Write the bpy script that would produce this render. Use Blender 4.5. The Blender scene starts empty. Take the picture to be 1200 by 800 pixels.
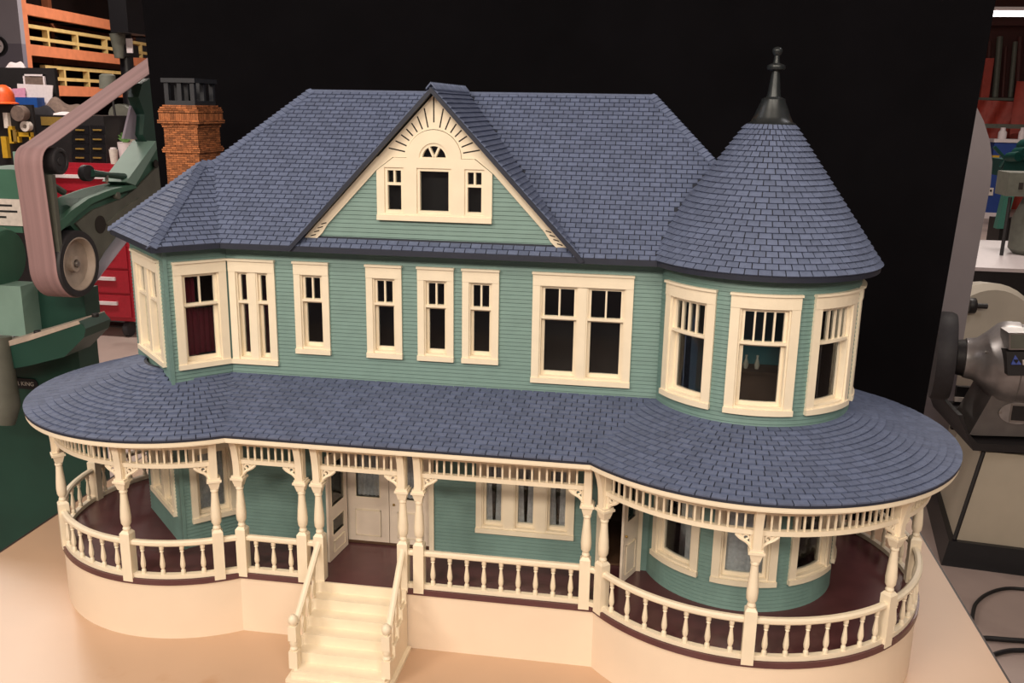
import bpy, bmesh, math, random
from mathutils import Vector, Matrix
random.seed(7)
sc = bpy.context.scene
COL = sc.collection
sin, cos, pi, sqrt = math.sin, math.cos, math.pi, math.sqrt

# ------------------------------------------------------------------ camera
CAM = Vector((0.3159, -1.3936, 0.8271)); FPX = 1095.09
YAW, PITCH, ROLL = 0.1530, 0.2468, 0.0170
FW = Vector((-sin(YAW)*cos(PITCH), cos(YAW)*cos(PITCH), -sin(PITCH)))
_r = Vector((cos(YAW), sin(YAW), 0)); _u = _r.cross(FW)
RT = _r*cos(ROLL) + _u*sin(ROLL); UP = _u*cos(ROLL) - _r*sin(ROLL)
cd = bpy.data.cameras.new('camera'); cam = bpy.data.objects.new('camera', cd); COL.objects.link(cam)
cd.sensor_width = 36; cd.lens = FPX/1200*36; cd.clip_start = .02; cd.clip_end = 100
m = Matrix((RT, UP, -FW)).transposed().to_4x4(); m.translation = CAM; cam.matrix_world = m
sc.camera = cam

def ray(x, y): return FW + RT*((x-600)/FPX) - UP*((y-400)/FPX)
def atX(x, y, X): d = ray(x, y); return CAM + d*((X-CAM.x)/d.x)
def atY(x, y, Y): d = ray(x, y); return CAM + d*((Y-CAM.y)/d.y)
def atZ(x, y, Z): d = ray(x, y); return CAM + d*((Z-CAM.z)/d.z)
def project(P):
    d = Vector(P)-CAM; z = d.dot(FW); return 600+FPX*d.dot(RT)/z, 400-FPX*d.dot(UP)/z

# ------------------------------------------------------------------ world, lights, exposure
w = bpy.data.worlds.new('world'); sc.world = w; w.use_nodes = True
bg = w.node_tree.nodes['Background']; bg.inputs[0].default_value = (1.0, .86, .74, 1); bg.inputs[1].default_value = .30
sc.view_settings.view_transform = 'Standard'; sc.view_settings.look = 'None'
sc.view_settings.exposure = -1.06; sc.view_settings.gamma = 1.0; sc.view_settings.use_curve_mapping = False
def area(name, loc, size, power, col, target=None):
    l = bpy.data.lights.new(name, 'AREA'); l.shape = 'RECTANGLE'; l.size, l.size_y = size; l.energy = power; l.color = col
    o = bpy.data.objects.new(name, l); COL.objects.link(o); o.location = loc
    if target is not None: o.rotation_euler = (Vector(target)-Vector(loc)).to_track_quat('-Z', 'Y').to_euler()
    return o
WARM = (1.0, .87, .72); NEUT = (1.0, .90, .80); COOL = (.98, .92, .93)
area('ceiling_lamp', (-.9, -1.8, 2.6), (1.3, .35), 50, WARM)
area('ceiling_lamp', (1.1, -2.2, 2.6), (1.3, .35), 36, WARM)
for lx, pw in ((-2.1, 165), (.2, 130), (2.3, 95)): area('ceiling_lamp', (lx, -3.9, 2.6), (1.3, .5), pw, WARM, (0, .6, .2))  # front row added as frontal fill to brighten under the porch roof
area('ceiling_lamp', (-2.3, -.2, 2.6), (.35, 1.3), 28, COOL)
area('ceiling_lamp', (2.0, .6, 2.6), (.35, 1.3), 28, COOL)
area('ceiling_lamp', (-3.6, 3.2, 2.9), (1.3, .4), 230, NEUT)
area('ceiling_lamp', (1.8, 4.0, 2.9), (1.3, .4), 140, NEUT)
area('ceiling_lamp', (4.5, 11.0, 2.9), (1.3, .4), 200, NEUT)
area('ceiling_lamp', (-4.2, 8.5, 2.9), (1.3, .4), 330, NEUT)

# ------------------------------------------------------------------ materials
def lin(c):
    if isinstance(c, str): c = tuple(int(c[i:i+2], 16)/255 for i in (0, 2, 4))
    return tuple(x/12.92 if x <= .04045 else ((x+.055)/1.055)**2.4 for x in c)
MATS = {}
def mat(name, col, rough=.55, metal=0., var=.08, scale=60., bump=0., bscale=300., piece=0., spec=.5, stretch=(1, 1, 1), stain=None):
    m = bpy.data.materials.new(name); m.use_nodes = True; nt = m.node_tree; N = nt.nodes; L = nt.links
    b = N['Principled BSDF']; b.inputs['Roughness'].default_value = rough; b.inputs['Metallic'].default_value = metal
    b.inputs['Specular IOR Level'].default_value = spec
    c = lin(col); geo = N.new('ShaderNodeNewGeometry')
    mp = N.new('ShaderNodeMapping'); mp.inputs['Scale'].default_value = stretch; L.new(geo.outputs['Position'], mp.inputs['Vector'])
    nz = N.new('ShaderNodeTexNoise'); nz.inputs['Scale'].default_value = scale; nz.inputs['Detail'].default_value = 4
    L.new(mp.outputs[0], nz.inputs['Vector'])
    mr = N.new('ShaderNodeMapRange'); mr.inputs[1].default_value = .3; mr.inputs[2].default_value = .7
    mr.inputs[3].default_value = 1-var; mr.inputs[4].default_value = 1+var; L.new(nz.outputs[0], mr.inputs[0])
    val = mr.outputs[0]
    if piece:
        oi = N.new('ShaderNodeObjectInfo'); ad = N.new('ShaderNodeMath'); ad.operation = 'ADD'
        L.new(oi.outputs['Random'], ad.inputs[0]); L.new(geo.outputs['Random Per Island'], ad.inputs[1])
        fr = N.new('ShaderNodeMath'); fr.operation = 'FRACT'; L.new(ad.outputs[0], fr.inputs[0])
        pr = N.new('ShaderNodeMapRange'); pr.inputs[3].default_value = 1-piece; pr.inputs[4].default_value = 1+piece; L.new(fr.outputs[0], pr.inputs[0])
        mu = N.new('ShaderNodeMath'); mu.operation = 'MULTIPLY'; L.new(val, mu.inputs[0]); L.new(pr.outputs[0], mu.inputs[1]); val = mu.outputs[0]
    vm = N.new('ShaderNodeVectorMath'); vm.operation = 'SCALE'; vm.inputs[0].default_value = c; L.new(val, vm.inputs['Scale'])
    out = vm.outputs[0]
    if stain:
        n2 = N.new('ShaderNodeTexNoise'); n2.inputs['Scale'].default_value = stain[1]; n2.inputs['Detail'].default_value = 5
        L.new(geo.outputs['Position'], n2.inputs['Vector'])
        m2 = N.new('ShaderNodeMapRange'); m2.inputs[1].default_value = stain[2]; m2.inputs[2].default_value = stain[2]+.12; L.new(n2.outputs[0], m2.inputs[0])
        mx = N.new('ShaderNodeMix'); mx.data_type = 'RGBA'; L.new(m2.outputs[0], mx.inputs[0]); L.new(out, mx.inputs[6]); mx.inputs[7].default_value = (*lin(stain[0]), 1)
        out = mx.outputs[2]
    L.new(out, b.inputs['Base Color'])
    if bump:
        nb = N.new('ShaderNodeTexNoise'); nb.inputs['Scale'].default_value = bscale; L.new(mp.outputs[0], nb.inputs['Vector'])
        bp = N.new('ShaderNodeBump'); bp.inputs['Strength'].default_value = bump; bp.inputs['Distance'].default_value = .001
        L.new(nb.outputs[0], bp.inputs['Height']); L.new(bp.outputs[0], b.inputs['Normal'])
    MATS[name] = m; return m
def glass(name, tint, gl=.25):
    m = bpy.data.materials.new(name); m.use_nodes = True; nt = m.node_tree; N = nt.nodes; L = nt.links; N.clear()
    o = N.new('ShaderNodeOutputMaterial'); t = N.new('ShaderNodeBsdfTransparent'); t.inputs[0].default_value = (*tint, 1)
    g = N.new('ShaderNodeBsdfGlossy'); g.inputs['Roughness'].default_value = .05; g.inputs[0].default_value = (1, 1, 1, 1)
    f = N.new('ShaderNodeFresnel'); f.inputs[0].default_value = 1.45
    x = N.new('ShaderNodeMixShader'); L.new(f.outputs[0], x.inputs[0]); L.new(t.outputs[0], x.inputs[1]); L.new(g.outputs[0], x.inputs[2]); L.new(x.outputs[0], o.inputs[0])
    MATS[name] = m
def emit(name, col, s):
    m = bpy.data.materials.new(name); m.use_nodes = True; b = m.node_tree.nodes['Principled BSDF']
    b.inputs['Base Color'].default_value = (1, 1, 1, 1); b.inputs['Emission Color'].default_value = (*col, 1); b.inputs['Emission Strength'].default_value = s; MATS[name] = m

mat('cream', 'f4e7cf', .45, var=.03, scale=40, bump=.05, bscale=500)
mat('foundation_paint', 'f3e0ca', .5, var=.03, scale=12)
mat('siding', '6f8e89', .5, var=.05, scale=50, piece=.035, bump=.06)
mat('shingle', '646f8b', .7, var=.10, scale=130, piece=.11, bump=.25, bscale=700, spec=.3)
mat('roof_edge', '282d3c', .5, var=.08)
mat('deck', '272c3a', .7, var=.08)
mat('maroon', '5c383b', .26, var=.10, scale=25)
mat('brick', 'ab693f', .75, var=.2, scale=200, piece=.42, bump=.3)
mat('mortar', '4e2f20', .9, var=.1)
mat('iron', '32343a', .5, var=.1, spec=.4)
mat('finial_metal', '2b3033', .35, metal=.3, var=.15, scale=50, stain=('4b4038', 40, .62))
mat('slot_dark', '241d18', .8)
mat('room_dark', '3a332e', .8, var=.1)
mat('room_red', '8e2036', .7, var=.06)
mat('room_teal', '2f7d82', .7, var=.06)
mat('room_pale', 'b9aa9a', .7, var=.06)
mat('room_floor', '5d4433', .5, var=.15, scale=50)
mat('curtain', 'e6dedb', .9, var=.16, scale=180, bump=.4, bscale=900)
mat('door_white', 'f0e2d2', .4, var=.03)
glass('pane', (.80, .84, .86))
mat('table_tan', 'cbaa8e', .36, var=.035, scale=6, stain=('bd9473', 9, .62))
mat('table_edge', '3b2d2a', .5)
mat('board_black', '0d0c0f', .85, var=.15, scale=9, spec=.04, stain=('18171a', 14, .68))
mat('concrete', 'a8968f', .5, var=.12, scale=2.2, stain=('8d7b74', 1.6, .56))
mat('wall_paint', '8f8a94', .7, var=.04, scale=2)
mat('wall_lower', '6f6a77', .7, var=.04, scale=2)
mat('wall_dark', '3f2a28', .8, var=.1, scale=2)
mat('ceiling_paint', 'b5aca6', .9, var=.05)
mat('green_paint', '3f6a58', .6, var=.10, scale=14, stain=('6d7f72', 18, .68))
mat('green_light', '7f9c92', .4, var=.10, scale=14)
mat('green_dark', '1d4238', .45, var=.10, scale=10)
mat('cast_grey', '62635a', .6, var=.12, scale=30)
mat('belt_face', '997a7b', .85, var=.22, scale=50, stretch=(1.4, .03, .03), bump=.3, bscale=900)
mat('belt_back', 'a59aa8', .7, var=.06, scale=20)
mat('rubber', '2b292d', .6, var=.15, scale=60)
mat('steel', '9a9592', .32, metal=.75, var=.15, scale=30)
mat('cast_alu', 'aaa6a6', .38, metal=.7, var=.16, scale=22)
mat('hub_beige', 'b4a497', .5, var=.15, scale=35)
mat('paper', 'd8ccc4', .7, var=.10, scale=90)
mat('black_paint', '1e1b1d', .5, var=.15)
mat('black_gloss', '17161a', .35, var=.15)
mat('red_paint', 'a32130', .35, var=.08)
mat('orange_paint', 'cc7a55', .5, var=.10, scale=12)
mat('rack_dark', '2b1a17', .8, var=.15, scale=4)
mat('lumber', 'cdb072', .65, var=.12, scale=14)
mat('brass', 'b08f4c', .4, metal=.5)
mat('blue_paint', '1e4c96', .5, var=.08)
mat('blue_dark', '223f86', .5, var=.08)
mat('pink_card', 'd290ae', .7)
mat('card_white', 'd9cdd0', .7, var=.06)
mat('cloth_brown', '6a5850', .9, var=.25, scale=35)
mat('cloth_black', '201d22', .9, var=.2)
mat('yellow_plastic', 'c59a2c', .45)
mat('orange_plastic', 'd9541e', .45)
mat('plant_green', '6fa05a', .6, var=.2)
mat('grey_panel', '8b8488', .5, var=.05, scale=6)
mat('beige_paint', 'b9ae9b', .45, var=.06, scale=8)
mat('pink_beige', 'c4bcae', .3, var=.06, scale=8)
mat('white_top', 'cfc5c8', .4, var=.05)
mat('tarp_red', 'a83f33', .6, var=.16, scale=8)
mat('rust_dark', '4a2320', .7, var=.2)
mat('teal_machine', '0f4a45', .4, var=.15)
mat('teal_light', '4f9385', .4, var=.08)
mat('cable', '1b1a1c', .5)
mat('mat_rubber', '453c3c', .85, var=.2, scale=40)
mat('print_dark', '1a1a1c', .6)
mat('logo_blue', '2a45a0', .4)
mat('print_white', 'c9c4bd', .5)
mat('iron_grey', '6e6866', .5, metal=.2, var=.12, scale=25)
emit('tube_light', (1, .92, .9), 9)

# ------------------------------------------------------------------ mesh helpers
WO = {}          # world origin of every object
def ident(u, v, w): return Vector((u, v, w))
class MB:
    def __init__(s): s.v = []; s.f = []
    def add(s, vs, fs):
        o = len(s.v); s.v += [Vector(p) for p in vs]; s.f += [tuple(i+o for i in f) for f in fs]; return s
    def strip(s, u0, u1, prof, M=ident, n=1, caps=True):       # closed (v,w) profile swept along u
        k = len(prof); vs = []
        for i in range(n+1):
            u = u0+(u1-u0)*i/n
            vs += [M(u, a, b) for a, b in prof]
        fs = [(i*k+j, i*k+(j+1) % k, (i+1)*k+(j+1) % k, (i+1)*k+j) for i in range(n) for j in range(k)]
        if caps: fs += [tuple(range(k)), tuple(n*k+j for j in reversed(range(k)))]
        return s.add(vs, fs)
    def box(s, u0, u1, v0, v1, w0, w1, M=ident, n=1): return s.strip(u0, u1, [(v0, w0), (v1, w0), (v1, w1), (v0, w1)], M, n)
    def prism(s, poly, c0, c1, M):                             # polygon (a,b) swept from c0 to c1
        k = len(poly); vs = [M(a, b, c0) for a, b in poly]+[M(a, b, c1) for a, b in poly]
        return s.add(vs, [tuple(range(k)), tuple(range(2*k-1, k-1, -1))]+[(j, (j+1) % k, k+(j+1) % k, k+j) for j in range(k)])
    def lathe(s, prof, O=(0, 0, 0), n=12, X=Vector((1, 0, 0)), Y=Vector((0, 1, 0)), Z=Vector((0, 0, 1))):
        O = Vector(O); vs = []; k = len(prof)
        for r, z in prof: vs += [O+X*(r*cos(2*pi*i/n))+Y*(r*sin(2*pi*i/n))+Z*z for i in range(n)]
        fs = [(j*n+i, j*n+(i+1) % n, (j+1)*n+(i+1) % n, (j+1)*n+i) for j in range(k-1) for i in range(n)]
        if (Vector(prof[0])-Vector(prof[-1])).length > 1e-9: fs += [tuple(range(n-1, -1, -1)), tuple((k-1)*n+i for i in range(n))]
        return s.add(vs, fs)
    def tube(s, pts, r, n=6):
        pts = [Vector(p) for p in pts]; rs = r if isinstance(r, (list, tuple)) else [r]*len(pts); vs = []
        t0 = (pts[1]-pts[0]).normalized(); a = t0.orthogonal().normalized()
        for i, p in enumerate(pts):
            t = (pts[min(i+1, len(pts)-1)]-pts[max(i-1, 0)]).normalized()
            a = (a-t*a.dot(t)).normalized(); b = t.cross(a)
            vs += [p+(a*cos(2*pi*j/n)+b*sin(2*pi*j/n))*rs[i] for j in range(n)]
        k = len(pts); fs = [(i*n+j, i*n+(j+1) % n, (i+1)*n+(j+1) % n, (i+1)*n+j) for i in range(k-1) for j in range(n)]
        fs += [tuple(range(n-1, -1, -1)), tuple((k-1)*n+j for j in range(n))]
        return s.add(vs, fs)
    def quadprism(s, q, down): # quad (4 pts) thickened by vector
        q = [Vector(p) for p in q]; d = Vector(down); k = len(q)
        return s.add(q+[p+d for p in q], [tuple(range(k)), tuple(range(2*k-1, k-1, -1))]+[(j, k+j, k+(j+1) % k, (j+1) % k) for j in range(k)])
    def build(s, name, material, parent=None, smooth=None, origin=None, fix=True):
        me = bpy.data.meshes.new(name)
        c = Vector(origin) if origin is not None else Vector([(min(p[i] for p in s.v)+max(p[i] for p in s.v))/2 for i in range(3)])
        if origin is None and parent is None: c.z = min(p.z for p in s.v)
        me.from_pydata([p-c for p in s.v], [], s.f)
        if fix:
            bm = bmesh.new(); bm.from_mesh(me); bmesh.ops.recalc_face_normals(bm, faces=bm.faces); bm.to_mesh(me); bm.free()
        me.materials.append(MATS[material])
        if smooth: 
            me.polygons.foreach_set('use_smooth', [True]*len(me.polygons)); me.set_sharp_from_angle(angle=math.radians(smooth))
        return link(name, me, c, parent)
def link(name, data, c, parent=None):
    o = bpy.data.objects.new(name, data); COL.objects.link(o); c = Vector(c); WO[o.name] = c
    if parent is not None: o.parent = parent; o.location = c-WO[parent.name]
    else: o.location = c
    return o
def tag(o, label, cat, group=None):
    o['label'] = label; o['category'] = cat
    if group: o['group'] = group
    return o
def thing(name, loc, label, cat, group=None): return tag(link(name, None, loc), label, cat, group)
def struct(o): o['kind'] = 'structure'; return o
def wbox(name, mt, parent, x0, x1, y0, y1, z0, z1): return MB().box(x0, x1, y0, y1, z0, z1).build(name, mt, parent)
# ================================================================== ROOM
FZ = -.75
def at(px, py, t): return CAM+ray(px, py)*t
struct(MB().box(-13, 11, -5, 17, FZ-.1, FZ).build('floor', 'concrete'))
struct(MB().box(-13, 11, 17, 17.2, FZ, 3.5).build('wall_back', 'wall_paint')); struct(MB().box(-13.2, -13, -5, 17, FZ, 3.5).build('wall_left', 'wall_paint'))
struct(MB().box(11, 11.2, -5, 17, FZ, 3.5).build('wall_right', 'wall_paint')); struct(MB().box(-13, 11, -5.2, -5, FZ, 3.5).build('wall_front', 'wall_paint'))
struct(MB().box(-13.2, 11.2, -5.2, 17.2, 3.5, 3.6).build('ceiling', 'ceiling_paint'))
# ================================================================== TABLE AND BACKDROP
tb = thing('work_table', (0, .1, FZ), 'wide tan topped work table with dark edge under the dollhouse', 'table')
T0, T1, TYF, TYB = -.868, .873, -.42, .70
wbox('tabletop', 'table_tan', tb, T0, T1, TYF, TYB, -.022, 0)
for a in ((T0-.006, T0, TYF-.006, TYB+.006), (T1, T1+.004, TYF-.006, TYB+.006), (T0, T1, TYB, TYB+.006), (T0, T1, TYF-.006, TYF)): wbox('edge_band', 'table_edge', tb, *a, -.024, -.0004)
wbox('apron', 'table_edge', tb, T0+.05, T1-.05, TYF+.05, TYB-.05, -.12, -.022)
for x in (T0+.06, T1-.12):
    for y in (TYF+.06, TYB-.12): wbox('leg', 'table_edge', tb, x, x+.06, y, y+.06, FZ, -.10)
YBD = .50
q = [atY(166, 0, YBD), atY(190, 235, YBD), atY(1167, 0, YBD), atY(1082, 488, YBD)]
def xe(a, b, z): return a.x+(b.x-a.x)*(z-a.z)/(b.z-a.z)
zt = 1.22; bd = [(xe(q[0], q[1], 0), 0), (xe(q[2], q[3], 0), 0), (xe(q[2], q[3], zt), zt), (xe(q[0], q[1], zt), zt)]
tag(MB().prism(bd, YBD, YBD+.012, lambda a, b, k: Vector((a, k, b))).build('backdrop_board', 'board_black'), 'tall matte black board standing upright on the table behind the dollhouse', 'backdrop board')
# ================================================================== DOLLHOUSE
ZT, ZF = .0941, .103                     # foundation top, porch floor
XC, YF = -.3643, 0.                      # where the corner bay leaves the front wall
PH = .7813; DF = Vector((cos(PH), sin(PH), 0)); NF = Vector((sin(PH), -cos(PH), 0)); NL = -DF
BC = Vector((XC, 0, 0))-DF*.0966         # outer corner of the bay
DLb = Vector((-sin(PH), cos(PH), 0)); BLEN = .1988
TX, TY, TR = .4682, .0485, .1488         # round tower
LX, LY, LR = -.4545, .0678, .2457        # round porch by the bay
LEX, LEY, LER = -.4602, .0492, .2627
RR, RER = .2823, .3105
YP, YE, ZE = -.13, -.1625, .3417         # porch edge, porch eave
house = thing('dollhouse', (0, 0, 0), 'pale green wooden dollhouse with blue shingled roofs, round tower and wraparound porch', 'dollhouse')

def Mfront(u, v, w): return Vector((u, -w, v))
def MbayF(u, v, w): p = BC+DF*u+NF*w; return Vector((p.x, p.y, v))
def MbayL(u, v, w): p = BC+DLb*u+NL*w; return Vector((p.x, p.y, v))
def Mcyl(cx, cy, r, a0=0.):
    def f(u, v, w):
        t = a0+u/r; return Vector((cx+(r+w)*cos(t), cy+(r+w)*sin(t), v))
    return f
Mtow = Mcyl(TX, TY, TR, -pi/2)           # u = 0 faces the front
rad = math.radians

# ---- walls: a backing sheet with window openings, clapboards laid on it
def grid_wall(M, u0, u1, v0, v1, holes, name, material, parent, nper=0, t=.005):
    us = sorted({u0, u1, *[min(max(h[k], u0), u1) for h in holes for k in (0, 1)]}); vs = sorted({v0, v1, *[min(max(h[k], v0), v1) for h in holes for k in (2, 3)]})
    b = MB()
    for a0, a1 in zip(us, us[1:]):
        for b0, b1 in zip(vs, vs[1:]):
            cu, cv = (a0+a1)/2, (b0+b1)/2
            if any(h[0] < cu < h[1] and h[2] < cv < h[3] for h in holes): continue
            b.box(a0, a1, b0, b1, -t, 0, M, max(1, int((a1-a0)*nper)))
    return b.build(name, material, parent)
BOARDS = []
def clapboards(M, u0, u1, v0, v1, holes, parent, nper=0, e=.0062, lim=None):
    k = 0
    while v0+k*e < v1-.001:
        a, c = v0+k*e, min(v0+(k+1)*e, v1); mid = (a+c)/2; s0, s1 = (u0, u1) if lim is None else lim(mid)
        segs = [(s0, s1)]
        for h in holes:
            if h[2] < mid < h[3]:
                segs = [x for (p, q) in segs for x in ((p, min(q, h[0])), (max(p, h[1]), q)) if x[1]-x[0] > .0015]
        for p, q in segs:
            b = MB().strip(p, q, [(a, 0), (c, 0), (c, .0005), (a+.0004, .0019), (a, .0015)], M, max(1, int((q-p)*nper))); BOARDS.append((q-p, b, parent))
        k += 1

# ---- windows
def window(M, u0, u1, v0, v1, nsash=1, nup=2, head=.021, cas=.0105, sill=.008, mull=.012, upf=.34, nper=0, curtain=None, dep=.013, parent=None):
    def B(b, *a): return b.box(*a, M, max(1, int((a[1]-a[0])*nper)))
    c = MB()
    B(c, u0, u0+cas, v0+sill, v1-head, -.004, .005); B(c, u1-cas, u1, v0+sill, v1-head, -.004, .005)
    B(c, u0, u1, v1-head, v1-.0035, -.004, .0058); B(c, u0-.001, u1+.001, v1-.0035, v1, 0, .0085)
    B(c, u0-.0006, u1+.0006, v0, v0+sill, -.004, .0075)
    win = c.build('window', 'cream', parent or house)
    ow = (u1-u0-2*cas-(nsash-1)*mull)/nsash
    for i in range(nsash):
        a = u0+cas+i*(ow+mull); d = a+ow; p, q = v0+sill, v1-head; j = .0022
        fr = MB()
        if i: B(fr, a-mull, a, p, q, -.004, .0035)
        B(fr, a, a+j, p, q, -dep, .002); B(fr, d-j, d, p, q, -dep, .002); B(fr, a+j, d-j, p, p+.003, -dep, .0025); B(fr, a+j, d-j, q-j, q, -dep, .002)
        fr.build('jamb', 'cream', win)
        a, d, p, q = a+j, d-j, p+.003, q-j; sp = q-(q-p)*upf if nup else q; st = .0036 if ow < .05 else .0045
        if nup:
            s = MB(); W0, W1 = -.008, -.0025
            B(s, a, a+st, sp+.0022, q, W0, W1); B(s, d-st, d, sp+.0022, q, W0, W1); B(s, a+st, d-st, q-.003, q, W0, W1); B(s, a, d, sp-.002, sp+.0022, W0, .001)
            gw = (d-a-2*st); 
            for m_ in range(1, nup): x = a+st+gw*m_/nup; B(s, x-.0013, x+.0013, sp+.0022, q-.003, W0, W1)
            s.build('sash', 'cream', win)
            for m_ in range(nup):
                x0 = a+st+gw*m_/nup; x1 = a+st+gw*(m_+1)/nup; g = MB(); B(g, x0, x1, sp+.0022, q-.003, -.0062, -.0056); g.build('pane', 'pane', win)
        s = MB(); W0, W1 = -dep, -.0075 if nup else -.005
        B(s, a, a+st, p, sp-.002, W0, W1); B(s, d-st, d, p, sp-.002, W0, W1); B(s, a+st, d-st, p, p+.0055, W0, W1); B(s, a+st, d-st, sp-.0055, sp-.002, W0, W1); s.build('sash', 'cream', win)
        g = MB(); B(g, a+st, d-st, p+.0055, sp-.0055, W0+.002, W0+.0026); g.build('pane', 'pane', win)
        if curtain:
            n = 22; vs = []; fs = []; spans = curtain
            for (f0, f1, g0, g1) in spans:                     # top span, bottom span as fractions of the opening
                o = len(vs)
                for r_ in range(6):
                    t = r_/5
                    for k in range(n+1):
                        f = (f0+(f1-f0)*k/n)*(1-t)+(g0+(g1-g0)*k/n)*t
                        vs.append(M(a+(d-a)*f, q-(q-p)*t, -dep-.0012+.0010*sin(k*1.9+i)))
                fs += [(o+r_*(n+1)+k, o+r_*(n+1)+k+1, o+(r_+1)*(n+1)+k+1, o+(r_+1)*(n+1)+k) for r_ in range(5) for k in range(n)]
            MB().add(vs, fs).build('curtain', 'curtain', win, smooth=60)
    return (u0+.004, u1-.004, v0+.004, v1-.004)

ZTOP = .5842
UB, LB0, LB1 = .372, ZF, .345            # storey heights of the walls
front_up = []; FRONT = dict(w2=(-.3600, -.2824, .411, 2, 1), w3=(-.2505, -.1929, .4342, 1, 2), w4=(-.1317, -.0741, .4342, 1, 2), w5=(-.0488, .0088, .4342, 1, 2), w6=(.0225, .0801, .4342, 1, 2), w7=(.1323, .285, .4095, 2, 2))
for a, b_, z0, ns, nu in FRONT.values(): front_up.append(window(Mfront, a, b_, z0, ZTOP, ns, nu, mull=.0125 if ns == 2 else 0, cas=.0105 if ns == 1 else .0115))
low_win = window(Mfront, .0466, .2075, .147, .285, 3, 0, head=.018, cas=.0095, mull=.016, curtain=[(0, .3, 0, .42), (.62, 1, .55, 1)])
DOOR_L = (-.176, -.032, ZF, .292); DOOR_R = (.252, .309, ZF, .285)
wf = grid_wall(Mfront, XC, .33, UB, .606, front_up, 'siding_wall', 'siding', house); clapboards(Mfront, XC+.001, .328, UB, .604, front_up, wf)
lowh = [low_win, DOOR_L, DOOR_R]
wl = grid_wall(Mfront, XC, .33, LB0, LB1, lowh, 'siding_wall', 'siding', house); clapboards(Mfront, XC+.001, .327, LB0, LB1-.01, lowh, wl)
# corner bay
hF = [window(MbayF, .0104, .0935, .411, ZTOP, 1, 2, cas=.0125)]
wb = grid_wall(MbayF, 0, .0966, UB-.02, .606, hF, 'bay_wall', 'siding', house); clapboards(MbayF, 0.001, .096, UB-.02, .604, hF, wb)
hF2 = [window(MbayF, .014, .0905, .146, .286, 1, 0, head=.018, cas=.0105, curtain=[(0, 1, 0, 1)])]
wb = grid_wall(MbayF, 0, .0966, LB0, LB1, hF2, 'bay_wall', 'siding', house); clapboards(MbayF, 0.001, .096, LB0, LB1-.01, hF2, wb)
hL = [window(MbayL, .0257, .1731, .411, ZTOP, 2, 2, cas=.0125, mull=.013, dep=.0085)]
wb = grid_wall(MbayL, 0, BLEN, UB-.02, .606, hL, 'bay_wall', 'siding', house); clapboards(MbayL, .001, BLEN, UB-.02, .604, hL, wb)
hL2 = [window(MbayL, .03, .169, .15, .286, 2, 0, head=.018, cas=.0125, mull=.013, dep=.0075, curtain=[(0, 1, 0, 1)])]
wb = grid_wall(MbayL, 0, BLEN, LB0, LB1, hL2, 'bay_wall', 'siding', house); clapboards(MbayL, .001, BLEN, LB0, LB1-.01, hL2, wb)
E1 = BC+DLb*BLEN
def MbayC(u, v, w): p = E1+DF*u-NF*w; return Vector((p.x, p.y, v))
grid_wall(MbayC, 0, .0966, LB0, .606, [], 'bay_wall', 'siding', house)
MB().box(-.0028, .0028, LB0, .604, -.0028, .0028, lambda u, v, w: BC+DF*u+NF*w+Vector((0, 0, v)), 1).build('corner_board', 'siding', house)
# round tower
HW = rad(35.8)/2*TR; TWC = [rad(a)*TR for a in (-43.9, 0, 43.7, 87.4)]
hT = [window(Mtow, c-HW, c+HW, .4107, ZTOP, 1, 4, cas=.0125, nper=90, upf=.34) for c in TWC]
t0, t1 = rad(-71.0)*TR, rad(166)*TR
wt = grid_wall(Mtow, t0, t1, UB, .606, hT, 'tower_wall', 'siding', house, nper=90); clapboards(Mtow, t0, t1, UB, .604, hT, wt, nper=90)
hT2 = [window(Mtow, c-HW, c+HW, .146, .286, 1, 0, head=.018, cas=.0115, nper=90, dep=.010, curtain=[(0, 1, 0, 1)] if k < 2 else [(.45, 1, .25, 1)]) for k, c in enumerate(TWC)]
wt = grid_wall(Mtow, t0, t1, LB0, LB1, hT2, 'tower_wall', 'siding', house, nper=90); clapboards(Mtow, t0, t1, LB0, LB1-.01, hT2, wt, nper=90)

# ---- hidden shell and rooms seen through the windows
sh = MB()
sh.box(-.505, -.5, .14, .42, ZF, .606); sh.box(.5, .505, .19, .42, ZF, .606); sh.box(-.505, .505, .42, .425, ZF, .606)
sh.build('rear_shell', 'siding', house)
fl = MB()
for z in (ZF+.0005, .362, .598): fl.prism([(XC, .006), (.33, .006), (.338, -.02), (.36, -.05), (.41, -.082), (.468, -.094), (.53, -.08), (.58, -.03), (.604, .03), (.6, .09), (.56, .15), (.5, .19), (.5, .42), (-.5, .42), (-.5, .14), (-.567, .073), (-.433, -.061)], z, z+.004, ident)
fl.build('room_floor', 'room_floor', house)
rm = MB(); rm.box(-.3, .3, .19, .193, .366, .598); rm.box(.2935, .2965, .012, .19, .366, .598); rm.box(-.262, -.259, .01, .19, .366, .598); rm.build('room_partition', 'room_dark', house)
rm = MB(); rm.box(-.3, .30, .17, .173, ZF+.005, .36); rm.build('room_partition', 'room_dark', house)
rm = MB(); rm.box(-.45, -.262, .12, .123, .366, .598); rm.build('room_partition', 'room_red', house)
rm = MB(); rm.box(.30, .60, .14, .143, .366, .598); rm.build('room_partition', 'room_teal', house)
rm = MB(); rm.box(.33, .60, .06, .063, ZF+.005, .36); rm.build('room_partition', 'room_pale', house)
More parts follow.
